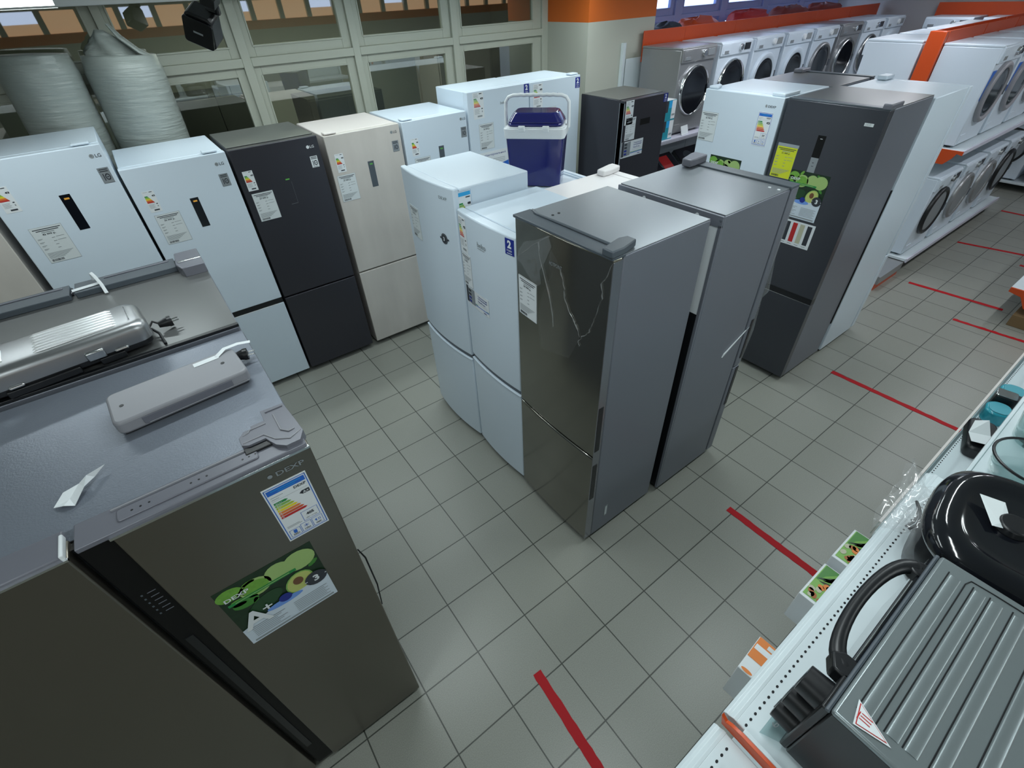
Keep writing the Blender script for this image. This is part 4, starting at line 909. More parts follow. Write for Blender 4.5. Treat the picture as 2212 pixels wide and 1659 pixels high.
# ------------------------------------------------------------------ wrapped rolls behind the fridges
def roll(cx, cy, r, z0, z1, lean, label, crown):
    t = thing('wrapped_roll', label, 'roll', (cx, cy, 0), 0, 'film-wrapped rolls behind the fridges', rot=(0, lean, 0))
    m = MB(); prof = []
    n = 44; vs = []; fs = []; K = 26
    for j in range(K + 1):
        k = j / K; z = z1 * k; rr = r * (1.0 + 0.008 * math.sin(j * 1.3)) * (1 if k < 0.985 else (1 - (k - 0.985) * 5))
        for i in range(n):
            a = 2 * PI * i / n; q = rr * (1 + 0.012 * math.sin(5 * a + j * 0.7) + random.uniform(-.006, .006)); vs.append((q * math.cos(a), q * math.sin(a), z))
    fs = [(j * n + i, j * n + (i + 1) % n, (j + 1) * n + (i + 1) % n, (j + 1) * n + i) for j in range(K) for i in range(n)] + [tuple(range(n))[::-1], tuple(range(K * n, (K + 1) * n))]
    m.add(vs, fs, wrap); m.build('body', t, ang=80)
    if crown:
        m = MB(); vs = []; N = 20
        for j in range(6):
            k = j / 5
            for i in range(N):
                a = 2 * PI * i / N; q = (0.13 * (1 - k) + 0.025) * (1 + 0.25 * math.sin(4 * a + j) + random.uniform(-.06, .06)); vs.append((q * math.cos(a) - 0.03 - 0.03 * k, q * math.sin(a) * 0.7, z1 - 0.03 + 0.17 * k ** 0.8))
        fs = [(j * N + i, j * N + (i + 1) % N, (j + 1) * N + (i + 1) % N, (j + 1) * N + i) for j in range(5) for i in range(N)] + [tuple(range(5 * N, 6 * N))]
        m.add(vs, fs, wrap); m.build('film_tail', t, ang=80)
        m = MB(); m.ring([(0.0, -0.03, z1 + 0.17), (0.04, -0.05, z1 + 0.10), (0.12, -0.06, z1 + 0.02), (0.22, -0.03, z1 - 0.03)], [0.02, 0.035, 0.035, 0.015], wrap, 8, flat=0.4); m.build('film_tail', t)
roll(-1.685, 3.86, 0.215, 0, 2.41, 0.05, 'large plastic-wrapped roll, left of the two behind the fridges', False)
roll(-1.22, 3.87, 0.235, 0, 2.37, 0.055, 'large plastic-wrapped roll with bunched film top, right of the two', True)

# ------------------------------------------------------------------ washing machines
def washer(label, loc, rz, group, body=white, ring_=white, ringw=0.06, knob=wplastic, disp=inkg, dd=0.56, w=0.595, h=0.845, panel=None, dark_glass=blackg):
    t = thing('washing_machine', label, 'washing machine', loc, rz, group)
    panel = panel or body
    m = MB(); m.box(0, 0.02, 0.02, w, dd, h - 0.02, body); m.build('body', t, bevel=0.008)
    m = MB(); m.box(0, 0.015, h - 0.022, w, dd, h, body); m.build('top_panel', t, bevel=0.006)
    m = MB(); m.prism([(0.004, h - 0.135), (0.0, h - 0.02), (0.016, h - 0.006), (0.03, h - 0.02), (0.03, h - 0.135)], 'x', 0.002, w - 0.002, panel); m.build('control_panel', t, bevel=0.004)
    m = MB(); m.box(0.03, -0.002, h - 0.118, 0.165, 0.006, h - 0.03, panel); m.box(0.06, -0.004, h - 0.115, 0.14, 0.0, h - 0.085, mat_b10); m.build('detergent_drawer', t, bevel=0.004)
    m = MB(); m.cyl((w * 0.62, 0.006, h - 0.068), (w * 0.62, -0.022, h - 0.068), 0.034, knob, 0.030, 28); m.build('knob', t, bevel=0.003)
    m = MB(); m.box(w * 0.74, -0.0025, h - 0.10, w * 0.93, 0.01, h - 0.035, disp); m.build('display', t, bevel=0.002)
    T = Matrix.Translation((w / 2, 0.02, 0.43)) @ Matrix.Rotation(PI / 2, 4, 'X')
    Rr = 0.245
    m = MB(); m.lathe([(Rr, 0.0), (Rr, 0.022), (Rr - 0.010, 0.034), (Rr - ringw * 0.6, 0.038), (Rr - ringw, 0.026), (Rr - ringw - 0.004, 0.0)], ring_, 48, T); dr_ = m.build('door', t, ang=40)
    m = MB(); m.lathe([(Rr - ringw + 0.001, 0.022), (Rr - ringw - 0.03, 0.026), (0.09, 0.008), (0.0001, -0.004)], dark_glass, 40, T); m.build('door_glass', dr_, ang=60)
    m = MB(); m.box(w / 2 + Rr - 0.035, -0.022, 0.39, w / 2 + Rr - 0.012, -0.012, 0.47, capgrey); m.build('door_handle', dr_, bevel=0.003)
    m = MB(); m.box(0.03, 0.014, 0.035, 0.15, 0.022, 0.11, body); m.build('filter_hatch', t, bevel=0.002)
    m = MB()
    for a in (0.06, w - 0.06):
        for b in (0.08, dd - 0.07): m.cyl((a, b, 0), (a, b, 0.022), 0.02, black, n=12)
    m.build('feet', t)
    return t
def copy_washer(src, label, loc, rz, group):
    r = src.copy(); COL.objects.link(r); r.location = loc; r.rotation_euler = (0, 0, rz); r['label'] = label; r['group'] = group
    for c in list(src.children):
        c2 = c.copy(); COL.objects.link(c2); c2.parent = r
        for g in c.children:
            g2 = g.copy(); COL.objects.link(g2); g2.parent = c2
    return r
G1 = 'washing machines on the back wall shelf'
ZS = 1.215
specs = [('silver-grey washing machine with chrome-ringed door, nearest the pillar', dict(body=washgrey, ring_=chrome, ringw=0.016, knob=chrome, disp=mat_b10)),
         ('white washing machine with black display, second from the pillar', dict(ring_=chrome, ringw=0.02, knob=chrome, disp=blackg)),
         ('white washing machine with wide white door ring, third from the pillar', dict()),
         ('white washing machine with wide white door ring, fourth from the pillar', dict()),
         ('white washing machine with dark grey door ring, fifth from the pillar', dict(ring_=washgrey, ringw=0.04)),
         ('grey washing machine with chrome ring, sixth from the pillar', dict(body=washgrey, ring_=chromeg, ringw=0.03, knob=chrome, disp=ink)),
         ('white washing machine with satin chrome ring, seventh from the pillar', dict(ring_=chromeg, ringw=0.03, knob=chrome, disp=ink)),
         ('white washing machine at the far end of the back shelf', dict(ringw=0.09))]
for i, (lb, kw) in enumerate(specs):
    washer(lb, (3.785 + i * 0.685, 2.84, ZS), 0, G1, **kw)
def wall_shelf(name, label, group, x0, x1, y0, y1, z, m=shelfw, lip=0.04, rot=None):
    t = thing(name, label, 'shelf', (0, 0, 0), 0, group)
    b = MB(); b.box(x0, y0, z - 0.03, x1, y1, z, m); b.build('deck', t, bevel=0.004)
    b = MB(); b.prism([(y0 - 0.006, z - 0.01), (y0 - 0.006, z), (y0 + 0.0, z), (y0 + 0.02, z - lip), (y0 + 0.01, z - lip)], 'x', x0, x1, m); b.build('front_rail', t)
    return t
t = wall_shelf('display_shelf', 'long white shelf under the back-wall washing machines', 'store shelving', 3.52, 9.35, 2.77, 3.46, ZS - 0.002, shelfv, 0.045)
b = MB()
for x_ in (3.56, 5.0, 6.5, 8.0, 9.3): b.box(x_ - 0.02, 3.46, 0, x_ + 0.02, 3.5, 2.10, shelfw)
b.box(3.60, 3.465, 0.1, 9.35, 3.475, 1.95, shelfw); b.build('backboard', t)
b = MB()
for x_ in (3.6, 5.0, 6.5, 8.0, 9.3): b.prism([(2.85, ZS - 0.03), (3.46, ZS - 0.03), (3.46, ZS - 0.2), (3.4, ZS - 0.2)], 'x', x_ - 0.01, x_ + 0.01, shelfw)
b.build('bracket', t)
b = MB(); b.box(4.2, 3.50, 1.97, 9.35, 4.05, 2.0, shelfw); b.box(4.2, 3.46, 1.9, 9.35, 3.50, 2.0, shelfw); b.build('top_board', t)
def lump(x, y, z, a, b_, c, mt, label, cat='bag'):
    m = MB(); n = 18; K = 9; vs = []
    for j in range(K + 1):
        ph = PI * j / K
        for i in range(n):
            th = 2 * PI * i / n; k = 1 + random.uniform(-0.10, 0.10); ce, se_ = math.cos(th), math.sin(th)
            vs.append((a * math.copysign(abs(ce) ** 0.6, ce) * math.sin(ph) ** 0.5 * k, b_ * math.copysign(abs(se_) ** 0.6, se_) * math.sin(ph) ** 0.5 * k, c * (1 - math.cos(ph)) / 2 * (k if j > 4 else 1)))
    m.add(vs, [(j * n + i, j * n + (i + 1) % n, (j + 1) * n + (i + 1) % n, (j + 1) * n + i) for j in range(K) for i in range(n)], mt)
    o = m.build('bundle', ang=60); o.location = (x, y, z); tag(o, label, cat, 'bundles on top of the back shelf')
for q in ((4.62, 0.16, 0.215, ink, 'small dark bundle above the orange header nearest the pillar'), (5.25, 0.33, 0.235, orange, 'long orange bundle above the orange header nearest the pillar'), (6.35, 0.38, 0.25, redp, 'red bundle with crumpled top behind the second header panel'),
          (7.4, 0.42, 0.25, mat_maroon, 'dark red bundle behind the third header panel'), (8.4, 0.4, 0.24, mat_maroon, 'dark red bundle at the far end of the header panels')):
    lump(q[0], 3.78, 2.0, q[1], 0.16, q[2], q[3], q[4])
jx = [3.83, 4.56, 5.57, 6.58, 7.59, 8.60, 9.57]
for i in range(6):
    b = MB(); b.box(jx[i] + 0.002, 3.44, 1.90, jx[i + 1] - 0.002, 3.452, 2.19, orange); b.build('header_panel', t, bevel=0.002)
# lower shelf with hob boxes
t = wall_shelf('display_shelf', 'lower shelf with black hobs below the silver-grey washing machine', 'store shelving', 3.52, 6.0, 2.6, 3.46, 0.62, shelfv)
for i, x_ in enumerate((3.45, 4.25, 5.1)):
    t = thing('built_in_hob', ('gloss black hob with red card below the silver-grey washing machine', 'second gloss black hob along the lower shelf', 'third gloss black hob along the lower shelf')[i], 'hob', (x_, 2.72, 0.622), 0, 'black hobs on the lower shelf', rot=(0.6, 0, 0))
    b = MB(); b.box(0, 0, 0, 0.72, 0.5, 0.05, blackg); b.build('glass_top', t, bevel=0.004)
    for a, c in ((0.18, 0.14), (0.5, 0.14), (0.18, 0.36), (0.5, 0.36)):
        b = MB(); b.lathe([(0.08, 0.0505), (0.083, 0.0515), (0.086, 0.0505)], capgrey, 30, Matrix.Translation((a, c, 0))); b.build('burner_ring', t)
    b = MB(); b.box(0.45, 0.28, 0.051, 0.62, 0.46, 0.053, redp if i == 0 else paperw); b.build('price_card', t)
for i in range(2):
    t = thing('small_carton', ('teal-white carton, %s of the pair beside the silver-grey washing machine' % ('bottom', 'top')[i]), 'carton', (3.56, 2.80, ZS + i * 0.197), 0.0, 'teal cartons on the back shelf')
    b = MB(); b.box(0, 0, 0, 0.19, 0.14, 0.195, paperw); b.build('box', t, bevel=0.002)
    d = D(); d.rect(0.0, 0.0, 0.19, 0.195, mat_tealp if False else teal); d.rect(0.005, 0.08, 0.06, 0.19, ink, 1); d.rect(0.07, 0.12, 0.12, 0.19, cyan, 1); d.rect(0.12, 0.01, 0.188, 0.19, paperw, 1); d.rect(0.13, 0.04, 0.18, 0.06, inkg, 2); d.build('front_print', t)
t = thing('price_holder', 'small white price card leaning at the silver-grey washing machine', 'price card', (3.93, 2.79, ZS), 0.1)
b = MB(); b.prism([(0, 0), (0.03, 0.09), (0.033, 0.088), (0.005, 0)], 'x', 0, 0.14, paper); b.build('card', t)
b = MB(); b.box(0.0, -0.004, 0, 0.14, 0.03, 0.004, wplastic); b.build('holder', t)

# gondola: near side faces -y, far side faces +y
tg = thing('gondola_shelf', 'two-level island rack with orange end panel full of washing machines', 'shelf', (0, 0, 0), 0, 'store shelving')
for z in (1.272, 0.185):
    b = MB(); b.box(4.97, 0.40, z - 0.03, 7.85, 0.98, z, shelfw); b.build('deck', tg, bevel=0.004)
    b = MB(); b.box(4.97, 1.04, z - 0.03, 7.85, 1.62, z, shelfw); b.build('deck', tg, bevel=0.004)
b = MB(); b.box(4.97, 0.385, 1.235, 7.85, 0.4, 1.275, shelfv); b.box(4.97, 0.385, 0.145, 7.85, 0.4, 0.19, shelfv); b.build('front_rail', tg, bevel=0.003)
b = MB(); b.prism([(0.385, 1.27), (0.385, 1.235), (0.43, 1.245), (0.45, 1.20), (0.50, 1.14), (0.64, 1.14), (0.64, 1.27)], 'x', 4.955, 4.968, orange); b.build('end_bracket', tg)
b = MB(); b.box(5.03, 0.98, 0.10, 7.85, 1.04, 1.9, washgrey); b.build('spine', tg)
b = MB(); b.box(4.965, 0.935, 1.28, 5.03, 1.07, 2.17, orange); b.build('end_panel', tg, bevel=0.006)
for i in range(3):
    for y_ in (0.936, 1.045):
        b = MB(); b.box(5.04 + i * 0.95, y_, 1.9, 5.97 + i * 0.95, y_ + 0.012, 2.17, orange); b.build('header_panel', tg, bevel=0.002)
b = MB(); b.box(5.0, 0.45, 0.0, 7.8, 0.98, 0.15, gasket); b.build('base', tg)
b = MB(); b.box(4.40, 0.42, 0.0, 4.97, 0.9, 0.065, orange); b.box(4.415, 0.405, 0.065, 4.97, 0.9, 0.15, washgrey); b.build('kick_panel', tg)
G2 = 'washing machines on the island rack'
lo0 = washer('white washing machine with black door ring, lower level nearest end of island rack', (5.0, 0.45, 0.187), 0, G2, ring_=black, ringw=0.045, knob=chromeg, disp=ink, dd=0.5, h=0.82, dark_glass=mat_b10)
lo1 = washer('white washing machine with pale grey ring, lower level second of island rack', (5.70, 0.45, 0.187), 0, G2, ring_=washgrey, ringw=0.05, knob=chromeg, disp=ink, dd=0.5, h=0.82, dark_glass=mat_b10)
copy_washer(lo1, 'white washing machine with pale grey ring, lower level third of island rack', (6.40, 0.45, 0.187), 0, G2)
copy_washer(lo0, 'white washing machine with black door ring, lower level far end of island rack', (7.10, 0.45, 0.187), 0, G2)
up0 = washer('white washing machine with grey door, upper level nearest end of island rack', (5.0, 0.47, 1.274), 0, G2, ring_=slabgrey, ringw=0.05, knob=chrome, disp=ink, dd=0.46, h=0.81)
d = D(lambda u: 0.02); d.poly([(0.03, 0.62), (0.13, 0.62), (0.06, 0.38), (0.03, 0.40)], blue, 1); d.build('blue_sticker', up0)
for i, s_ in enumerate(('second', 'third', 'far end')):
    copy_washer(up0, 'white washing machine with grey door, upper level %s of island rack near side' % s_, (5.70 + i * 0.70, 0.47, 1.274), 0, G2)
for i, s_ in enumerate(('nearest end', 'second', 'third', 'far end')):
    copy_washer(lo1, 'white washing machine seen from behind, upper level %s of island rack back side' % s_, (5.60 + i * 0.70, 1.60, 1.274), PI, G2)
# far row, fronts to -x
G3 = 'washing machines along the far wall'
tf = thing('display_shelf', 'white rack with orange header along the far wall', 'shelf', (0, 0, 0), 0, 'store shelving')
for z in (1.20, 0.13): b = MB(); b.box(8.93, -2.3, z - 0.03, 9.55, 2.55, z, shelfw); b.build('deck', tf, bevel=0.004)
b = MB(); b.box(9.55, -2.3, 0, 9.60, 2.55, 1.95, shelfw); b.build('backboard', tf)
for i in range(4): b = MB(); b.box(9.528, 1.38 - i * 1.22, 1.93, 9.54, 2.59 - i * 1.22, 2.195, orange); b.build('header_panel', tf, bevel=0.002)
fr0 = washer('white washing machine with chrome knob, leftmost of the upper far-wall row', (8.96, 2.50, 1.202), QL, G3, ring_=washgrey, ringw=0.04, knob=chrome, disp=ink)
fr1 = washer('white washing machine with square dark ring, leftmost of the lower far-wall row', (8.96, 2.50, 0.132), QL, G3, ring_=black, ringw=0.03, knob=chromeg, disp=ink, dark_glass=mat_b10)
od = ('second', 'third', 'fourth', 'fifth')
for i in range(4):
    copy_washer(fr0, 'white washing machine, %s from the left in the upper far-wall row' % od[i], (8.96, 2.50 - (i + 1) * 0.70, 1.202), QL, G3)
    copy_washer(fr1, 'white washing machine, %s from the left in the lower far-wall row' % od[i], (8.96, 2.50 - (i + 1) * 0.70, 0.132), QL, G3)

# ------------------------------------------------------------------ red floor tapes
def tape(x0, y0, x1, y1, label, w_=0.047, worn=0.0):
    n = 26; vs = []; fs = []; dx, dy = x1 - x0, y1 - y0; L = math.hypot(dx, dy); nx, ny = -dy / L, dx / L
    for i in range(n + 1):
        k = i / n
        for s_ in (-1, 1):
            q = w_ / 2 + random.uniform(-0.0025, 0.0015) - (random.uniform(0, worn) if s_ > 0 else 0)
            vs.append((x0 + dx * k + nx * q * s_, y0 + dy * k + ny * q * s_, 0.0004)); vs.append((vs[-1][0], vs[-1][1], 0.0022))
    for i in range(n):
        a = 4 * i; b_ = a + 4; fs += [(a + 1, a + 3, b_ + 3, b_ + 1), (a, a + 1, b_ + 1, b_), (a + 3, a + 2, b_ + 2, b_ + 3)]
    m = MB(); m.add(vs, fs, redtape); o = m.build('floor_tape', smooth=False); tag(o, label, 'tape', 'red distance strips on the floor')
tape(-0.735, -0.26, -0.775, -0.98, 'red floor strip nearest the camera at the bottom')
tape(0.838, -0.27, 0.834, -0.99, 'red floor strip ending at the small picture boxes')
tape(2.72, 0.007, 2.735, -0.99, 'red floor strip starting near the charcoal fridge', worn=0.006)
tape(4.87, 0.25, 4.925, -0.55, 'red floor strip by the orange foot of the island rack')
tape(4.39, -0.314, 4.44, -1.0, 'worn red floor strip beside the brown cardboard box', worn=0.012)
tape(6.395, 0.304, 6.55, -0.45, 'thin distant red floor strip below the middle of the island rack')
tape(7.96, 0.306, 7.97, -0.4, 'most distant red floor strip past the island rack')
tape(6.185, -0.356, 6.18, -0.95, 'short red floor strip stub at the right picture edge')

# ------------------------------------------------------------------ right foreground shelving (front edge y = -0.945)
ZT = 1.45
SU = thing('shelving_unit', 'white perforated metal shelving in the right foreground carrying small appliances', 'shelf', (0, 0, 0), 0)
def bay(x0, x1, z, yf, hx, n, rail=True):
    b = MB(); b.box(x0, -1.45, z - 0.03, x1, yf + 0.0, z, shelfw); dk = b.build('shelf_deck', SU, bevel=0.003)
    if rail:
        b = MB(); b.prism([(-0.967, z), (-0.960, z + 0.001), (-0.952, z - 0.006), (-0.946, z - 0.006), (-0.940, z - 0.012), (-0.940, z - 0.035), (-0.967, z - 0.035)], 'x', x0, x1, shelfw); b.build('front_rail', dk, bevel=0.001)
    b = MB()
    for i in range(n): b.lathe([(0.0026, 0), (0.0001, 0.0001)], hole, 10, Matrix.Translation((hx + i * 0.0163, yf - 0.0175, z + 0.0004)), sx=1.4)
    o = b.build('perforation', dk); o['kind'] = 'stuff'
    return dk
bay(-0.775, 0.245, ZT, -0.965, -0.765, 60)
dk = bay(-1.75, -0.80, 1.432, -0.965, -1.72, 56)
b = MB(); b.ring([(-0.86, -1.0, 1.437), (-0.87, -1.03, 1.442), (-0.84, -1.05, 1.442), (-0.84, -1.09, 1.437)], 0.006, capgrey, 8); b.build('hook', dk)
b = MB(); b.prism([(-0.942, 1.468), (-0.955, 1.456), (-0.965, 1.462), (-0.985, 1.466), (-1.45, 1.474), (-1.45, 1.435), (-0.95, 1.435)], 'x', -0.796, -0.788, orange); b.build('orange_divider', SU, bevel=0.001)
b = MB(); b.box(-0.787, -1.45, 1.43, -0.777, -0.985, 1.464, shelfw); b.build('divider_rail', SU, bevel=0.002)
# clear price tag
t = thing('price_holder', 'clear plastic price tag on the shelf beside the oven knobs', 'price tag', (-0.70, -1.005, ZT), 0.0)
b = MB(); b.prism([(0.0, 0.0), (0.0, 0.001), (-0.030, 0.035), (-0.031, 0.034)], 'x', -0.055, 0.045, jarglass); b.build('tag', t)
d = MB(); T = Matrix.Translation((-0.045, -0.006, 0.009)) @ Matrix.Rotation(PI - math.atan2(35, 30), 4, 'X') @ Matrix.Rotation(PI, 4, 'X')
d.text('4 999', Matrix.Translation((0.035, -0.006, 0.0085)) @ Matrix.Rotation(PI, 4, 'Z') @ Matrix.Rotation(math.radians(49), 4, 'X'), 0.016, inkg, 0.0, 1.3); d.build('price_print', t)
# mini oven: front to +y
t = thing('mini_oven', 'grey-topped black mini oven with curved handle and hot-surface sticker', 'oven', (-0.305, -1.05, ZT), PI)
wO, dO = 0.445, 0.34     # local x -> -x world, local y -> -y world
b = MB(); b.box(0, 0.0, 0.015, wO, dO, 0.243, black); b.build('housing', t, bevel=0.004)
b = MB(); b.box(0.0, 0.0, 0.236, wO, dO, 0.250, ovtop); top_ = b.build('top_panel', t, bevel=0.005)
for yy_ in (0.022, 0.062, 0.088, 0.122, 0.165, 0.215, 0.265):
    b = MB(); b.ring([(0.03, yy_, 0.2502), (wO - 0.035, yy_, 0.2502)], 0.0012, black, 6); b.ring([(0.035, yy_ + 0.012, 0.2493), (wO - 0.035, yy_ + 0.012, 0.2493)], 0.010, ovtop, 16, flat=0.22); b.build('pressed_rib', top_)
b = MB(); b.ring([(0.02, 0.055, 0.2505), (0.035, 0.05, 0.2508), (wO - 0.03, 0.05, 0.2508)], 0.0012, black, 6); b.ring([(0.02, 0.055, 0.2505), (0.018, 0.09, 0.2508), (0.018, 0.32, 0.2508)], 0.0012, black, 6); b.build('groove', top_)
d = D(lambda u: 0.2505, 'T')
A_, B_, C_ = (0.395, 0.018), (0.438, 0.028), (0.425, 0.078)
d.poly([A_, B_, C_], paperw, 1)
cx_, cy_ = sum(p[0] for p in (A_, B_, C_)) / 3, sum(p[1] for p in (A_, B_, C_)) / 3
sh = lambda p, k: (cx_ + (p[0] - cx_) * k, cy_ + (p[1] - cy_) * k)
d.poly([sh(p, 0.84) for p in (A_, B_, C_)], redp, 2); d.poly([sh(p, 0.76) for p in (A_, B_, C_)], paperw, 3)
for i in range(3):
    d.rect(0.412 + i * 0.005, 0.030, 0.4135 + i * 0.005, 0.046, redp, 4)
d.rect(0.412, 0.027, 0.426, 0.0285, redp, 4)
d.build('hot_surface_sticker', top_)
b = MB(); b.box(0.01, -0.012, 0.02, 0.36, 0.0, 0.232, blackg); b.box(0.03, -0.0125, 0.045, 0.34, -0.011, 0.19, blackg); b.build('glass_door', t, bevel=0.003)
pts = [(0.045, -0.004, 0.222), (0.05, -0.02, 0.226)] + [(0.20 + 0.15 * math.sin(a * 0.1571), -0.012 - 0.046 * math.cos(a * 0.1571) ** 0.8, 0.228) for a in range(-9, 10)] + [(0.352, -0.02, 0.226), (0.357, -0.004, 0.222)]
b = MB(); b.ring(pts, [0.019, 0.019] + [0.011 + 0.006 * abs(a / 9) ** 2 for a in range(-9, 10)] + [0.020, 0.020], black, 14, flat=0.75); b.build('door_handle', t, ang=60)
b = MB(); b.prism([(0.33, 0.0), (0.33, -0.03), (0.345, -0.045), (0.372, -0.03), (0.375, 0.0)], 'z', 0.205, 0.24, black); b.build('handle_mount', t, bevel=0.004)
b = MB(); b.prism([(0.03, 0.0), (0.035, -0.02), (0.06, -0.035), (0.07, -0.02), (0.07, 0.0)], 'z', 0.21, 0.238, black); b.build('handle_mount', t, bevel=0.004)
b = MB(); b.ring([(0.03, -0.008, 0.2), (0.37, -0.008, 0.2)], 0.006, chromeg, 8); b.build('door_rail', t)
b = MB(); b.box(0.365, -0.014, 0.02, wO, 0.0, 0.24, black); b.build('control_panel', t, bevel=0.003)
for z_ in (0.205, 0.135, 0.065):
    b = MB(); n_ = 22; prof = []
    b.cyl((0.407, -0.012, z_), (0.407, -0.052, z_), 0.029, black, 0.027, 32); b.box(0.4045, -0.0535, z_ - 0.022, 0.4095, -0.051, z_ + 0.022, capgrey); b.build('knob', t, bevel=0.002)
b = MB()
for a in (0.03, wO - 0.03):
    for c in (0.03, dO - 0.03): b.cyl((a, c, 0), (a, c, 0.016), 0.012, black, n=10)
b.build('feet', t)
b = MB(); b.ring([(0.0, -0.004, 0.24), (wO, -0.004, 0.24)], 0.004, capgrey, 8); b.build('front_trim', t)
# multicooker (large black rounded appliance)
t = thing('multicooker', 'glossy black rounded multicooker wrapped in crinkled film', 'multicooker', (-0.035, -1.145, ZT), 0.1)
b = MB(); vs = []; n = 56
def se(rx, ry, z, p=3.2):
    out = []
    for i in range(n):
        a = 2 * PI * i / n; c, s_ = math.cos(a), math.sin(a)
        out.append((rx * math.copysign(abs(c) ** (2 / p), c), ry * math.copysign(abs(s_) ** (2 / p), s_), z))
    return out
lev = [(0.15, 0.135, 0.0), (0.165, 0.148, 0.01), (0.172, 0.152, 0.08), (0.172, 0.152, 0.13), (0.168, 0.148, 0.137)]
for rx, ry, z in lev: vs += se(rx, ry, z)
b.add(vs, [(j * n + i, j * n + (i + 1) % n, (j + 1) * n + (i + 1) % n, (j + 1) * n + i) for j in range(len(lev) - 1) for i in range(n)] + [tuple(range(n))[::-1], tuple(range((len(lev) - 1) * n, len(lev) * n))], black); b.build('body', t, ang=50)
b = MB(); vs = []; lev = [(0.185, 0.160, 0.137), (0.190, 0.166, 0.150), (0.186, 0.163, 0.170), (0.165, 0.142, 0.188), (0.14, 0.118, 0.192), (0.125, 0.105, 0.184), (0.10, 0.08, 0.180), (0.05, 0.04, 0.182)]
for rx, ry, z in lev: vs += se(rx, ry, z, 2.8)
b.add(vs, [(j * n + i, j * n + (i + 1) % n, (j + 1) * n + (i + 1) % n, (j + 1) * n + i) for j in range(len(lev) - 1) for i in range(n)] + [tuple(range(n))[::-1], tuple(range((len(lev) - 1) * n, len(lev) * n))], blackg); b.build('lid', t, ang=50)
b = MB(); b.ring(se(0.188, 0.164, 0.149, 2.8), 0.0018, chrome, 6, closed=True); b.build('lid_trim', t)
b = MB(); b.cyl((0.0, 0.02, 0.18), (0.0, 0.02, 0.20), 0.035, black, 0.03, 24); b.build('steam_valve', t, bevel=0.004)
b = MB(); b.add([(-0.035, 0.055, 0.193), (0.045, 0.095, 0.198), (0.05, 0.05, 0.202), (-0.02, 0.02, 0.194), (-0.02, 0.045, 0.197)], [(0, 1, 4), (1, 2, 4), (2, 3, 4), (3, 0, 4)], paper); b.build('price_card', t, smooth=False)
def crumple(parent, name, fn, nu, nv, mt, seed=3, amp=0.008):
    rd = random.Random(seed); vs = []
    for i in range(nu + 1):
        for j in range(nv + 1):
            p = fn(i / nu, j / nv); vs.append(tuple(c + rd.uniform(-amp, amp) for c in p))
    fs = [(i * (nv + 1) + j, (i + 1) * (nv + 1) + j, (i + 1) * (nv + 1) + j + 1, i * (nv + 1) + j + 1) for i in range(nu) for j in range(nv)]
    m = MB(); m.add(vs, fs, mt); return m.build(name, parent, ang=180, subsurf=1)
# film skirt round the front of the multicooker and bag end spilling toward the aisle
crumple(t, 'film_wrap', lambda u, v: ((0.205 - 0.02 * v) * math.cos(PI * (1.15 - 1.3 * u)), (0.175 - 0.01 * v) * math.sin(PI * (1.15 - 1.3 * u)), 0.02 + 0.13 * v), 26, 7, filmb, 5, 0.007)
def bagf(u, v):      # loose bag end: two crumpled layers spreading toward the aisle
    a = u * 2 * PI; k = v
    w_ = 0.05 + 0.10 * k
    return (-0.01 + 0.06 * k + w_ * math.cos(a), 0.13 + 0.10 * k, 0.10 - 0.02 * k + 0.045 * math.sin(a) * (0.5 + 0.7 * k))
crumple(t, 'bag_end', bagf, 30, 12, filmb, 9, 0.010)
crumple(t, 'bag_fold', lambda u, v: (-0.06 + 0.17 * u, 0.10 + 0.11 * v, 0.115 + 0.02 * math.sin(9 * u) * v - 0.03 * v), 20, 10, filmb, 12, 0.010)
b = MB(); b.ring([(0.01 + 0.05 * math.cos(a * 0.5), 0.165 + 0.012 * math.sin(a), 0.06 + 0.04 * math.sin(a * 0.5)) for a in range(-3, 7)], 0.0035, black, 8); b.build('power_cord', t)

# bay 2: lower shelf with clear guard, upper white shelf
Z2 = 1.09
dk = bay(0.27, 2.6, Z2, -0.93, 0.62, 100, False)
b = MB(); b.box(0.27, -0.926, Z2 - 0.02, 2.6, -0.922, Z2 + 0.05, jarglass); b.build('front_guard', dk)
b = MB(); b.box(0.27, -0.929, Z2 + 0.049, 2.6, -0.921, Z2 + 0.054, beigebody); b.build('guard_rim', dk)
b = MB(); b.box(0.27, -1.45, ZT - 0.035, 2.6, -1.015, ZT, shelfw); dk = b.build('shelf_deck', SU, bevel=0.004)
b = MB(); b.box(0.27, -1.018, ZT - 0.03, 2.6, -1.008, ZT + 0.006, shelfw); b.build('front_rail', dk, bevel=0.002)
for x_ in (-1.72, -0.78, 0.257, 2.58):
    b = MB(); b.box(x_ - 0.012, -1.50, 0, x_ + 0.012, -1.455, 1.75, shelfw); b.build('upright', SU, bevel=0.002)
b = MB(); b.box(-1.75, -1.505, 0.15, 2.6, -1.50, 1.74, shelfw); b.build('backboard', SU)
b = MB(); b.box(-1.75, -1.50, 0.0, 2.6, -1.00, 0.15, shelfw); b.build('base', SU, bevel=0.004)
b = MB(); b.box(-0.77, -1.46, 0.70, 2.55, -0.99, 0.73, shelfw); b.build('shelf_deck', SU, bevel=0.003)
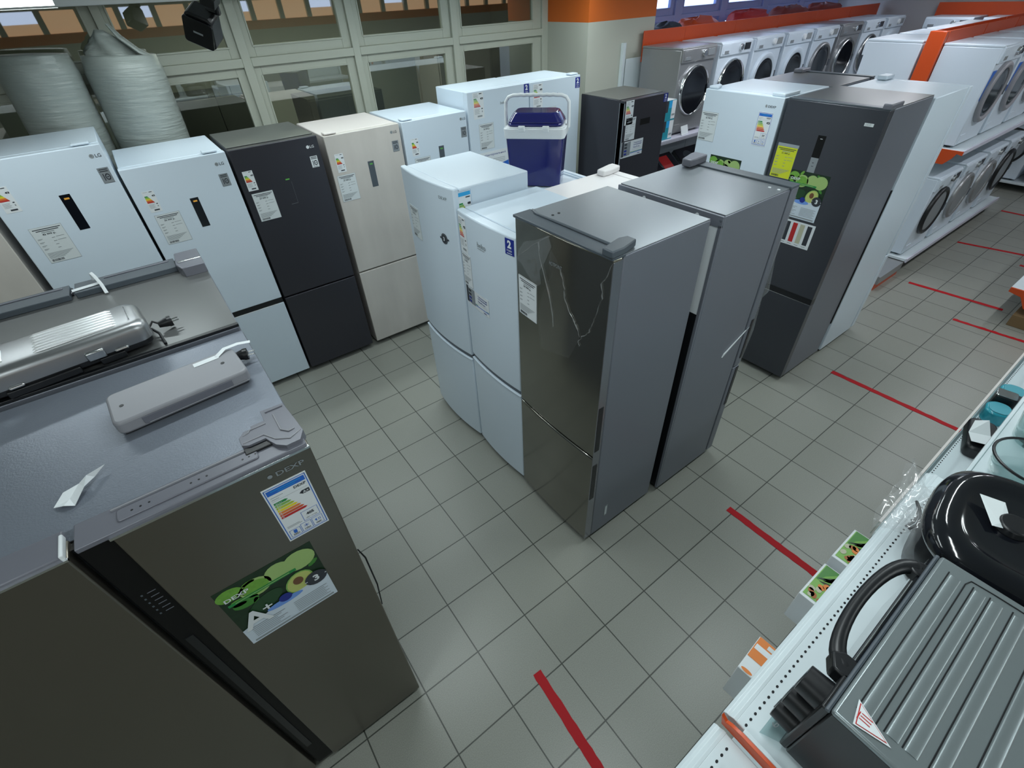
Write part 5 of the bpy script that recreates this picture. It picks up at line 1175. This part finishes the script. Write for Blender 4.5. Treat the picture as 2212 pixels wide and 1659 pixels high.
# picture boxes sticking out below
def veg_box(x, label, txt=False):
    t = thing('picture_box', label, 'box', (x, -1.10, 0.732), 0.0, 'small boxes sticking out below the shelf')
    b = MB(); b.box(0, 0, 0, 0.185, 0.225, 0.17, paperw); b.build('carton', t, bevel=0.002)
    d = D(lambda u: 0.1705, 'T'); d.rect(0.012, 0.06, 0.18, 0.218, lgrn)
    d.rect(0.10, 0.10, 0.18, 0.215, pleaf, 1)
    for i in range(7): d.ell(0.112 + 0.009 * i, 0.155 + 0.008 * (i % 3), 0.006, 0.05, pkiwi if i % 2 else pgreen, 2, 0.3 + 0.12 * i, 8)
    for i in range(16):
        d.ell(0.02 + random.uniform(0, 0.08), 0.12 + random.uniform(0, 0.09), 0.013, 0.010, (org, mat_cream, mat_rust)[i % 3], 3, random.uniform(0, 3), 10)
    d.build('vegetable_picture', t)
    return t
mat_rust = mat('print_rust', (0.40, 0.12, 0.03), 0.5)
veg_box(-0.01, 'picture box with vegetables, nearer of the pair below the shelf'); veg_box(0.225, 'picture box with vegetables, farther of the pair below the shelf')
t = thing('orange_carton', 'orange and white carton leaning out below the perforated shelf', 'box', (-0.40, -1.11, 0.732), 0.06, 'small boxes sticking out below the shelf')
b = MB(); b.box(0, 0, 0, 0.14, 0.225, 0.20, paperw); b.build('carton', t, bevel=0.002)
d = D(lambda u: 0.2005, 'T'); d.rect(0.055, 0.11, 0.138, 0.223, org); d.rect(0.09, 0.112, 0.11, 0.22, paperw, 1); d.rect(0.115, 0.135, 0.13, 0.19, paper, 2)
d.rect(0.002, 0.11, 0.05, 0.223, paperw); d.txt('OLTO', 0.008, 0.15, 0.020, ink, 1, w=0.04); d.ell(0.008, 0.20, 0.006, 0.018, org, 1); d.build('top_print', t)

# small appliances on bay 2
t = thing('hair_clipper_box', 'black rounded small appliance with folded price card', 'appliance', (1.02, -0.997, Z2 + 0.0005), 0.25)
b = MB(); b.prism(rrect(-0.11, -0.045, 0.11, 0.05, 0.03), 'z', 0, 0.055, black); b.build('body', t, bevel=0.01)
b = MB(); b.add([(-0.10, 0.045, 0.075), (-0.02, 0.05, 0.058), (0.0, -0.02, 0.058), (-0.085, -0.03, 0.075), (0.06, 0.0, 0.09), (0.05, 0.04, 0.075)], [(0, 1, 2, 3), (1, 5, 4, 2)], paper); o = b.build('price_card', t, smooth=False); s_ = o.modifiers.new('s', 'SOLIDIFY'); s_.thickness = 0.001
t = thing('toaster_tray', 'black tray-like appliance with raised rings beside the folded price card', 'appliance', (0.90, -1.135, Z2 + 0.0005), -0.2)
b = MB(); b.prism(rrect(-0.19, -0.05, 0.19, 0.05, 0.02), 'z', 0, 0.04, black); b.build('body', t, bevel=0.006)
b = MB()
for a in (-0.12, -0.05, 0.04, 0.12): b.lathe([(0.03, 0.0405), (0.033, 0.043), (0.036, 0.0405)], capgrey, 24, Matrix.Translation((a, 0, 0)), sy=0.6)
b.build('ring', t)
for i, (x_, y_) in enumerate(((1.245, -0.985), (1.43, -0.985))):
    t = thing('teal_gadget', ('teal rounded gadget, nearer of the two by the silver strip', 'teal rounded gadget, farther of the two by the silver strip')[i], 'appliance', (x_, y_, Z2), 0.2, 'teal gadgets on the guarded shelf')
    b = MB(); b.prism(rrect(-0.05, -0.045, 0.05, 0.045, 0.035), 'z', 0, 0.06, teal); b.build('body', t, bevel=0.008)
    b = MB(); b.prism(rrect(-0.042, -0.036, 0.042, 0.036, 0.03), 'z', 0.06, 0.064, teal_l); b.build('top_lens', t, bevel=0.001)
t = thing('chrome_gadget', 'glossy chrome and black gadget between the teal ones', 'appliance', (1.335, -1.0, Z2), 0.15)
b = MB(); b.prism(rrect(-0.028, -0.07, 0.028, 0.06, 0.01), 'z', 0, 0.085, black); b.build('body', t, bevel=0.006)
b = MB(); b.prism(rrect(-0.03, -0.01, 0.03, 0.062, 0.01), 'z', 0.085, 0.09, chrome); b.build('top_plate', t, bevel=0.003)
t = thing('white_carton', 'white carton lying behind the teal gadgets', 'carton', (1.18, -1.12, Z2), 0.1)
b = MB(); b.box(-0.1, -0.05, 0, 0.1, 0.05, 0.08, paperw); b.build('carton', t, bevel=0.003); b = MB(); b.box(-0.1, -0.052, 0.081, 0.1, -0.03, 0.083, paper); b.build('flap', t)
t = thing('grey_kettle_base', 'dark oval appliance under film near the far end of the guarded shelf', 'appliance', (1.85, -1.02, Z2), 0.3)
b = MB(); b.prism(rrect(-0.12, -0.055, 0.12, 0.055, 0.05), 'z', 0, 0.05, greybody); b.build('body', t, bevel=0.01); b = MB(); b.ring([(0.1 * math.cos(a * PI / 8), 0.05 * math.sin(a * PI / 8), 0.055) for a in range(16)], 0.006, black, 8, closed=True); b.build('rim', t)
# blender jug and bowl on the upper shelf
t = thing('blender_jug', 'clear plastic jug standing open on the upper shelf', 'jug', (0.62, -1.10, ZT + 0.001))
b = MB(); b.lathe([(0.055, 0), (0.062, 0.01), (0.078, 0.11), (0.082, 0.15), (0.079, 0.15), (0.074, 0.11), (0.058, 0.014), (0.0001, 0.012)], jarglass, 40); b.build('jug', t, ang=50)
b = MB(); b.ring([(0.081 * math.cos(a * PI / 18), 0.081 * math.sin(a * PI / 18), 0.151) for a in range(36)], 0.0028, chromeg, 8, closed=True); b.build('rim', t)
b = MB(); b.cyl((0, 0, 0.0125), (0, 0, 0.03), 0.02, black, n=16); b.build('blade_hub', t)
b = MB(); b.ring([(-0.075, 0.0, 0.13), (-0.12, 0.02, 0.12), (-0.12, 0.02, 0.05), (-0.062, 0, 0.03)], 0.008, jarglass, 8); b.build('handle', t)
t = thing('steamer_bowl', 'clear plastic bowl with dark rim beside the jug', 'bowl', (0.40, -1.12, ZT + 0.001))
b = MB(); b.lathe([(0.06, 0), (0.085, 0.02), (0.10, 0.08), (0.097, 0.08), (0.082, 0.022), (0.0001, 0.006)], jarglass, 40); b.build('bowl', t, ang=50)
b = MB(); b.ring([(0.1 * math.cos(a * PI / 18), 0.1 * math.sin(a * PI / 18), 0.081) for a in range(36)], 0.004, black, 8, closed=True); b.build('rim', t)
t = thing('appliance_box', 'dark glossy appliance on the upper shelf at the right edge', 'appliance', (0.98, -1.12, ZT + 0.001))
b = MB(); b.prism(rrect(-0.13, -0.08, 0.13, 0.09, 0.03), 'z', 0, 0.07, washgrey); b.build('body', t, bevel=0.01); b = MB(); b.box(-0.08, -0.04, 0.0705, 0.09, 0.06, 0.074, blackg); b.build('panel', t, bevel=0.001)

# ------------------------------------------------------------------ far right shelf end with brown box
t = thing('shelf_end', 'white shelf end with orange bracket at the right picture edge', 'shelf', (4.62, -1.2, 0), 0, 'store shelving')
b = MB(); b.box(0.06, -0.4, 0.30, 2.2, 0.68, 0.33, shelfw); b.build('deck', t, bevel=0.003)
b = MB(); b.prism([(0.68, 0.33), (0.68, 0.29), (0.58, 0.27), (0.52, 0.18), (0.40, 0.12), (0.0, 0.12), (0.0, 0.33)], 'x', 0.04, 0.058, orange); b.build('end_bracket', t)
b = MB(); b.box(0.1, -0.4, 0, 2.2, 0.3, 0.3, shelfw); b.build('base', t)
t = thing('cardboard_box', 'brown cardboard box on the floor under the orange bracket', 'box', (4.60, -1.2, 0), 0.0)
b = MB(); b.box(0.04, 0.31, 0.0, 0.5, 0.55, 0.11, card); b.build('carton', t, bevel=0.003)
b = MB(); b.box(0.04, 0.42, 0.111, 0.5, 0.44, 0.112, beigebody); b.build('sealing_tape', t)
bpy.context.view_layer.update()
